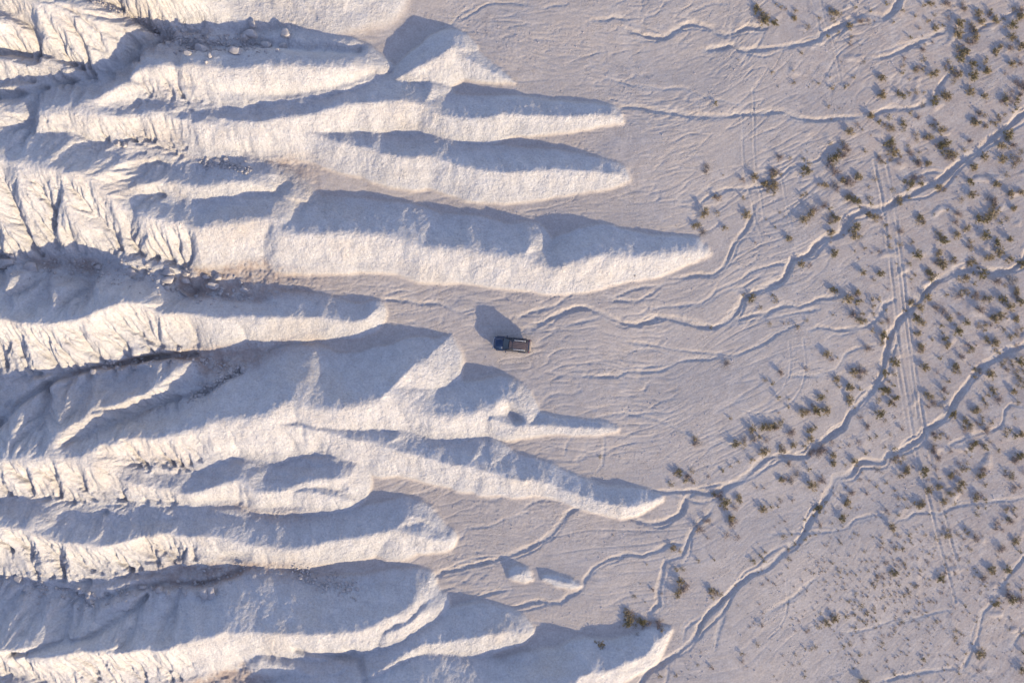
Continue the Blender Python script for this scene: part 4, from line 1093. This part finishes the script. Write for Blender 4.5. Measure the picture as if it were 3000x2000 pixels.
# shrubs as read off the photograph in 750 x 500 px tiles (tile px = photo px * 3.136): x, y, width
TILES = {
 (2250,0): "70,215,70 245,180,70 250,100,50 165,90,50 110,70,50 70,40,40 375,245,60 470,165,50 615,140,110 560,80,40 590,175,60 800,80,50 935,105,50 1085,45,60 745,250,70 850,210,90 920,190,60 650,300,40 550,330,60 745,405,60 755,340,40 1155,210,45 1235,95,50 1310,345,55 1345,150,50 1425,65,60 1490,35,70 1530,150,40 1470,205,60 1535,260,70 1385,265,45 1610,235,60 1655,160,60 1640,40,100 1780,80,110 1770,225,90 1870,225,50 1930,130,80 2010,130,110 2115,165,110 2250,80,60 2330,150,90 2330,100,80 1960,215,80 2250,240,100 2230,340,90 1740,310,100 1880,330,200 1770,450,120 1830,490,120 1760,550,80 1510,390,40 1445,410,40 1420,450,70 1440,550,60 1255,540,60 1250,610,50 1235,680,60 1295,730,30 1380,640,120 1510,680,100 1650,600,110 1720,710,140 2110,460,140 2250,450,120 2330,420,80 1880,600,80 1990,590,60 2010,550,60 2240,600,80 2320,580,80 1880,690,100 2000,670,100 2170,680,50 880,565,40 300,495,50 35,665,45 240,765,55 230,655,25 465,765,45 370,805,25 590,820,60 565,710,30 700,800,60 735,780,40 790,720,50 1045,720,80 560,985,50 1050,850,60 1040,890,80 1010,880,50 1200,890,130 1300,860,60 1355,860,60 1430,850,40 1520,930,90 1430,970,50 1640,890,120 1850,850,90 1990,895,70 2290,820,200 2230,940,200 2170,900,120 1900,1080,200 2040,1150,140 2160,1080,110 2250,1030,40 935,1080,90 1060,1110,130 1120,1160,120 1250,1150,130 1370,1080,70 1300,1040,60 1510,1130,120 825,1140,60 870,1190,40 750,1220,80 1110,1320,150 1060,1450,150 1140,1400,100 1410,1270,120 1480,1270,80 1580,1210,90 1640,1190,40 1590,1360,140 1660,1430,140 1640,1310,80 1280,1335,45 1850,1300,70 1800,1390,60 690,1360,150 640,1420,120 580,1500,130 700,1440,100 885,1395,50 570,1330,50 1210,1440,50 1300,1420,80 1350,1490,120 1200,1510,60 1480,1500,70 1380,1400,40 100,1450,70 210,1450,40 370,1515,60 330,1460,50 60,1560,120 340,1560,80 2140,1350,80 2240,1330,90 2330,1390,60 2150,1470,90 2270,1480,120 1890,1550,90 1980,1440,80 2200,1230,100",
 (2250,500): "70,40,150 30,160,120 60,210,60 345,35,110 620,20,90 680,80,80 740,110,120 840,60,100 620,160,130p 520,140,70 455,130,40 310,240,60 355,210,50 520,330,90 560,350,60 430,370,80 380,400,80 330,450,80 100,385,30 150,420,25 745,230,110 800,290,100 920,250,60 950,300,60 600,460,120 560,560,120 640,440,80 810,530,100 790,610,70 840,600,50 735,550,40 930,410,70 980,440,80 1040,430,50 1080,510,60 990,90,60 920,150,40 1130,170,60 1300,130,160 1400,100,120 1210,280,80 1290,250,50 1340,60,70 1600,160,110 1730,60,30 1860,100,70 1780,260,60 1870,220,80 2110,130,80 2060,250,110p 2250,230,140 2180,50,60 2330,200,70 2100,350,140 2040,410,100 2260,340,70 1920,440,80 2000,460,80 2190,430,60 2140,480,60 1650,365,40 1745,400,90 1720,480,70 1820,530,70 1530,400,30 1420,475,130 1380,460,60 1600,590,110 1630,640,80 1740,590,70 1710,630,30 1860,690,110 1220,570,70 1330,660,60 1215,690,60 1110,700,60 1110,600,60 1370,770,90 1300,850,60 1340,960,50 1310,990,50 1520,960,130 1470,920,70 1700,800,110g 1560,760,70 1580,860,120 1450,1170,90 1640,1150,60 1890,870,120 2000,600,100g 2210,640,80 2090,660,80 2020,810,90 2130,740,100 2220,830,120 2070,790,50 2320,860,90g 1960,950,100g 1890,940,60 1790,990,110 2090,1010,90 1890,1040,60 2250,980,150p 2170,1060,50 1780,1120,120 1880,1150,120 1990,1180,120 2150,1190,80 2300,1130,120 2310,1210,80 2220,1260,90 2130,1330,100 1940,1290,100 2280,1350,80 2050,1380,120 1980,1440,110 1540,1270,90 1620,1280,110b 1750,1310,60 1660,1360,70 1820,1390,70g 1590,1420,60 1710,1410,30 1310,1220,80 1250,1290,60 1350,1350,90g 1410,1400,70 1390,1260,80 1380,1510,120 1610,1520,110 1740,1480,90 1500,1550,50 2170,1460,60 2250,1490,130 2330,1460,60 2010,1550,70 610,750,80 580,660,30 200,620,80 70,520,40 390,860,60 300,860,70 600,1090,75g 820,1110,70 870,930,70 830,810,30 800,740,40 890,720,50 1010,740,50 1030,940,70 975,1010,40 1100,1085,40 1180,860,30 80,1190,60g 40,1140,50 720,1180,100 790,1190,120 860,1190,60 950,1180,60 1010,1180,60 970,1250,60 970,1310,50 770,1320,90 850,1370,90 860,1320,60 595,1330,40 1040,1390,60 1100,1380,70 1080,1280,40 950,1470,60 1060,1530,90 140,1400,40 20,1400,50 360,1380,40 275,1430,60 180,1400,25",
 (2250,1000): "545,120,80 590,170,60 635,155,30 120,280,80 345,260,60 35,380,60g 100,520,60 180,600,50 480,510,70 540,450,30 630,350,80 650,420,50 760,420,90 820,240,110p 870,270,110p 840,330,80p 780,290,90 740,540,100 840,440,50 400,620,140 330,660,90 460,640,100 540,640,90 300,620,60 90,760,120 20,770,90 200,830,100 240,950,70 140,970,120 390,820,70 440,790,60 10,1010,50 380,900,80 340,960,60 440,1030,160b 510,980,120b 590,920,60b 600,1050,70 180,1120,80 380,1180,60 130,1270,70 200,1270,120p 260,1220,80p 500,1270,90 400,1330,100 600,1130,80 710,1130,40 790,1110,80 920,780,80 850,700,60b 1160,200,90g 1080,300,80g 1160,310,60 1050,450,90g 1130,440,110 1130,560,120 1170,510,70 1020,530,60 1020,660,90 1080,720,40 1170,700,40 1220,800,60b 1110,370,40 1115,860,40 1000,870,50 940,890,50 830,910,60b 735,955,40b 1150,980,60 1080,970,40 890,1020,60 1190,1080,120 1130,1080,60 660,970,30 1230,1190,150 1010,1180,80p 1050,20,60 920,70,80 1410,80,130 1430,230,90 1470,490,90 1600,440,80b 1650,480,40 1540,590,120p 1460,600,60 1610,520,50 1690,680,80 1580,160,60 1650,40,70 1840,70,120g 1770,140,70 1720,260,140 1660,370,60 1550,290,40 2080,40,120 2110,110,60 2270,40,60 1920,290,120 2050,300,90 2200,200,160 2310,290,120 2310,180,90 2320,400,110 2250,450,70 2090,450,110 2000,540,130 2110,540,90 1890,610,110 2300,560,60 1830,770,150 1950,720,110 1990,810,100 2060,750,60 2230,850,130 2320,860,80 1560,850,110 1640,880,60b 1500,990,110 1900,960,110 2000,960,120 1680,1010,60b 1820,1010,40 2120,1000,60 2240,1070,130 2320,1060,80 1570,1070,80b 1440,1190,90 1540,1170,50b 1690,1210,110 1790,1150,130 1940,1200,140 2210,1230,110 2350,1220,60 1780,1300,80 1740,1350,70 2000,1320,60 1580,1330,80 1480,1360,80 1670,1390,80 2290,1360,110 1390,1480,110 1610,1470,80 1720,1490,50 1920,1420,110 2000,1450,60 1920,1520,50 2220,1530,120 2000,1530,40 1330,1150,40 1570,1260,40 1480,1270,30b 1090,1300,50 990,1330,50 930,1280,40b 760,1380,80 900,1390,60b 1165,1370,40 750,1490,110 450,1540,90g 530,1470,50g 220,1455,50 110,1470,40 30,1510,60 90,1520,40 1060,1390,30 1250,1450,50 1190,1440,40 1270,1530,40 1090,1550,60 850,1270,50b 1860,1060,30 2180,1190,50 720,1340,40b",
 (2250,1500): "420,25,40g 480,130,35g 470,110,60 690,55,80 135,215,60 345,250,50 180,435,45g 220,200,40 340,65,40 250,290,50 180,330,40 150,85,40 1110,10,40 1200,30,45g 1130,140,80 790,200,30 670,280,40 440,200,30 1540,250,60 1640,160,50 1650,220,70 1740,210,50 1800,155,45 1840,190,60 1890,240,90b 1800,250,40 1920,30,60g 2230,50,130 2120,130,120b 2280,260,90 2140,340,100b 2300,360,60 1870,340,40 1450,210,40 1400,270,40 1480,380,40 1370,420,30 1330,410,40 1210,230,40 1290,210,60 1170,215,30 1050,275,50 1030,320,60 1170,330,60 880,360,40 1240,470,60 1240,340,60 1100,460,60 1150,560,120 1400,530,50 1580,620,80g 1630,560,70 1850,450,40 1965,600,90 1990,670,40g 2060,540,100 2200,520,80 2200,740,110 2250,790,90 2310,810,90 2090,830,80 2320,700,60 650,550,50 590,470,40 730,570,40 810,570,40 925,540,40 1040,590,60 1000,600,40 1200,670,40 980,680,50 710,710,40 800,740,40 1240,760,50 1290,740,50 1350,690,50 1380,845,35 1130,760,40 740,820,50 860,850,70 980,880,50 920,920,40 900,940,60 720,950,70 790,940,40 620,970,90 540,1010,80 470,1060,70 350,1100,50 350,715,40 280,990,40 870,990,50 895,1025,40 985,990,40 810,1065,40 1385,1020,35 1545,990,40 1230,1000,40 1800,855,50 1720,1140,60 1770,1120,40 1730,1090,50 1050,1190,50 1430,1340,60g 1730,1340,50 840,1300,60 1950,1290,100 1990,1290,50 1920,1440,60 1160,1490,40 870,1540,90 340,1510,50 740,1210,50 335,1250,40 440,1240,60 400,1260,40 950,1310,30 2220,1075,40 2230,980,40 2340,1130,60 2330,1280,60 2335,1440,80 1815,1290,40 1620,1530,30 1750,1480,40 1650,1390,30 700,1230,50",
 (1500,0): "2250,100,90g 2330,150,110g 2270,170,70 2310,205,90g 1880,955,70 1790,1530,90p 2080,555,20",
 (1500,500): "1785,15,80p 2120,80,70 2220,70,80 2130,250,60 1900,250,110 1890,380,60 1760,390,100 1700,500,110 1740,560,90p 2150,410,90 1950,520,70 2230,660,35 1820,1440,40g 2190,1170,80g 2120,1140,50 2290,1255,50 2310,130,90 1130,970,25 1510,510,15 1940,40,25 2330,450,25",
 (1500,1000): "1970,210,90p 2330,360,50 2005,700,50 1700,930,110p 1665,890,70 2060,930,80 2140,940,70 2180,890,120p 2280,870,70 2310,790,80g 2210,800,80 2330,910,60 2310,1020,100 2200,1080,70 2080,1100,40 2005,1140,40 1925,1185,60 1800,1235,45 1540,1200,80g 1500,1215,60 1650,1200,60 1640,1250,110g 1670,1300,50 1590,1285,60g 1460,1320,70g 805,1065,45g 850,265,15 1890,1410,120 1950,1470,100 2090,1440,90 2310,1350,40b 2250,1340,40b 2050,1540,70 1960,1540,60 2300,1540,80",
 (1500,1500): "930,210,25 1500,350,110 1720,160,100b 1790,80,90 1980,200,70b 2080,220,60b 1795,240,40 2010,100,110 2000,50,90 1715,440,50 1850,435,40 1510,530,70g 1570,530,50g 1540,640,90 1590,700,110 1530,740,90 1240,475,30 1285,710,60 1120,760,45 1225,820,30 1180,655,20 1040,880,50 1090,960,130 1180,1020,130 1060,1010,80 1300,1040,110 1350,1010,80 1370,1070,60 1150,1110,70p 815,1210,75 770,1180,50 1840,740,120 1920,760,60 2220,440,70g 2280,390,50g 2330,360,50 2310,450,50g 2290,1030,60 2250,1220,50 2110,1300,50g 1700,1395,35g 1830,1430,60b 1510,1500,50 2110,1370,50b 1360,1510,60 1370,740,30 1425,790,15 1620,1440,20 1740,1280,25 2170,930,15",
}
rs = random.Random(77)
plants = []                     # photo x, photo y, width px, kind
for (tx, ty), txt in TILES.items():
    for item in txt.split():
        kind = {'g': 'green', 'p': 'pale', 'b': 'brown'}.get(item[-1])
        px, py, w = [float(v) for v in item.rstrip('gpb').split(',')]
        px, py, w = tx + px / 3.136, ty + py / 3.136, w / 3.136
        if kind is None: kind = rs.choices(['olive', 'green', 'brown'], [.62, .18, .20])[0]
        if w > 34:              # a thicket: several bushes grown together
            n = int(2 + (w / 22) ** 2)
            for _ in range(n):
                a, r = rs.uniform(0, 6.28), w * .42 * math.sqrt(rs.random())
                plants.append((px + r * math.cos(a), py + r * math.sin(a) * .9, rs.uniform(13, 24), kind if rs.random() < .75 else 'brown'))
        else:
            plants.append((px, py, w, kind))
plants.sort(key=lambda t: -t[2])
def zone(px, py):
    tr = 2560 + (py - 480) * .19                      # the wheel tracks run almost straight down the picture
    if px < 2150:
        if py < 420: return 'alone high on the open upper plain'
        if py < 760: return 'by the runnels beyond the long hill tip'
        if py < 1050: return 'on the winding wash right of the car'
        if py < 1330: return 'on the open plain right of the hill tips'
        if py < 1520: return 'where two washes meet past the hill tip'
        if py < 1760: return 'beside the narrow wash on the lower plain'
        return 'near the lowest hill tip at the bottom'
    col = 'left of the tracks' if px < tr - 30 else 'along the tracks' if px < tr + 110 else 'right of the tracks' if px < 2870 else 'at the right edge'
    if py < 170: row = 'along the top edge'
    elif py < 340: row = 'below the top wash'
    elif py < 500: row = 'above the long diagonal wash'
    elif py < 700: row = 'under the long diagonal wash'
    elif py < 900: row = 'above the wide wash'
    elif py < 1100: row = 'level with the car'
    elif py < 1280: row = 'below the wide wash'
    elif py < 1480: row = 'above the lowest wash'
    elif py < 1700: row = 'past the lowest wash'
    else: row = 'in the bottom corner'
    return row + ', ' + col
LOOK = {'olive': 'olive', 'green': 'dark', 'brown': 'brown', 'pale': 'leafless'}
def place_shrub(px, py, w, kind, i):
    x, y, zz = spot(px, py)
    o = put('shrub', KINDS[kind][i % len(KINDS[kind])])
    s = w * 1.08 / PPM
    o.scale = (s * rs.uniform(.9, 1.1), s * rs.uniform(.9, 1.1), s * rs.uniform(.52, .92) * (.55 if kind == 'pale' else 1.0))
    o.rotation_euler = (0, 0, rs.uniform(0, 6.28))
    o.location = (x, y, zz - .02)
    return o
NIND = 300
labels = {}
for i, (px, py, w, kind) in enumerate(plants[:NIND]):
    o = place_shrub(px, py, w, kind, i)
    size = 'big' if w > 26 else 'mid-sized' if w > 20 else 'small'
    near = min(math.hypot(px - q[0], py - q[1]) for q in plants if q[0] != px or q[1] != py)
    how = 'crowded ' if near < 24 else ''
    labels.setdefault((f'{size} {how}{LOOK[kind]} shrub', zone(px, py)), []).append((px, o))
for (what, where), lst in labels.items():
    lst.sort(key=lambda t: t[0])
    for k, (px, o) in enumerate(lst):
        lab = f'{what} {where}' if len(lst) == 1 else f'{what} {where}, {ordinal(k)} from left'
        tag(o, lab, 'shrub', 'desert shrubs scattered over the plain')
# the rest, and the tiny tufts between them, as one growth per look
rest = list(plants[NIND:])
for _ in range(620):
    px, py = rs.gauss(2590, 190), rs.gauss(1730, 130)
    if 2150 < px < 3100 and py < 2050: rest.append((px, py, rs.uniform(4, 11), 'brown' if rs.random() < .6 else 'olive'))
for _ in range(260):
    px, py = rs.uniform(2200, 3080), rs.uniform(-40, 2060)
    if rs.random() < .25 + .75 * (px - 2200) / 800: rest.append((px, py, rs.uniform(4, 10), rs.choice(['brown', 'olive', 'pale'])))
for kind, mat in (('olive', OLIVE), ('green', GREEN), ('brown', BROWN), ('pale', PALE)):
    VV, FF, MM = [], [], []; c = 0
    small = [shrub_geo(900 + k, 60, 12, .075, .7, 3) for k in range(3)]
    for (px, py, w, kd) in rest:
        if kd != kind: continue
        V, F, M = small[rs.randrange(3)]
        x, y, zz = spot(px, py); s = w * 1.08 / PPM; a = rs.uniform(0, 6.28)
        v = np.array(V) * (s, s, s * rs.uniform(.5, .85) * (.6 if kind == 'pale' else 1))
        R = np.array([[math.cos(a), -math.sin(a), 0], [math.sin(a), math.cos(a), 0], [0, 0, 1]])
        VV.append(v @ R.T + (x, y, zz)); FF += [tuple(i + c for i in f) for f in F]; MM += M; c += len(V)
    if not VV: continue
    me = bpy.data.meshes.new('low_scrub'); me.from_pydata(np.concatenate(VV).tolist(), [], FF)
    me.materials.append(mat); me.materials.append(TWIG); me.polygons.foreach_set('material_index', np.array(MM, np.int32))
    o = put('low_scrub', me); o['kind'] = 'stuff'
print('objects', time.time() - T0, len(plants), len(rest))
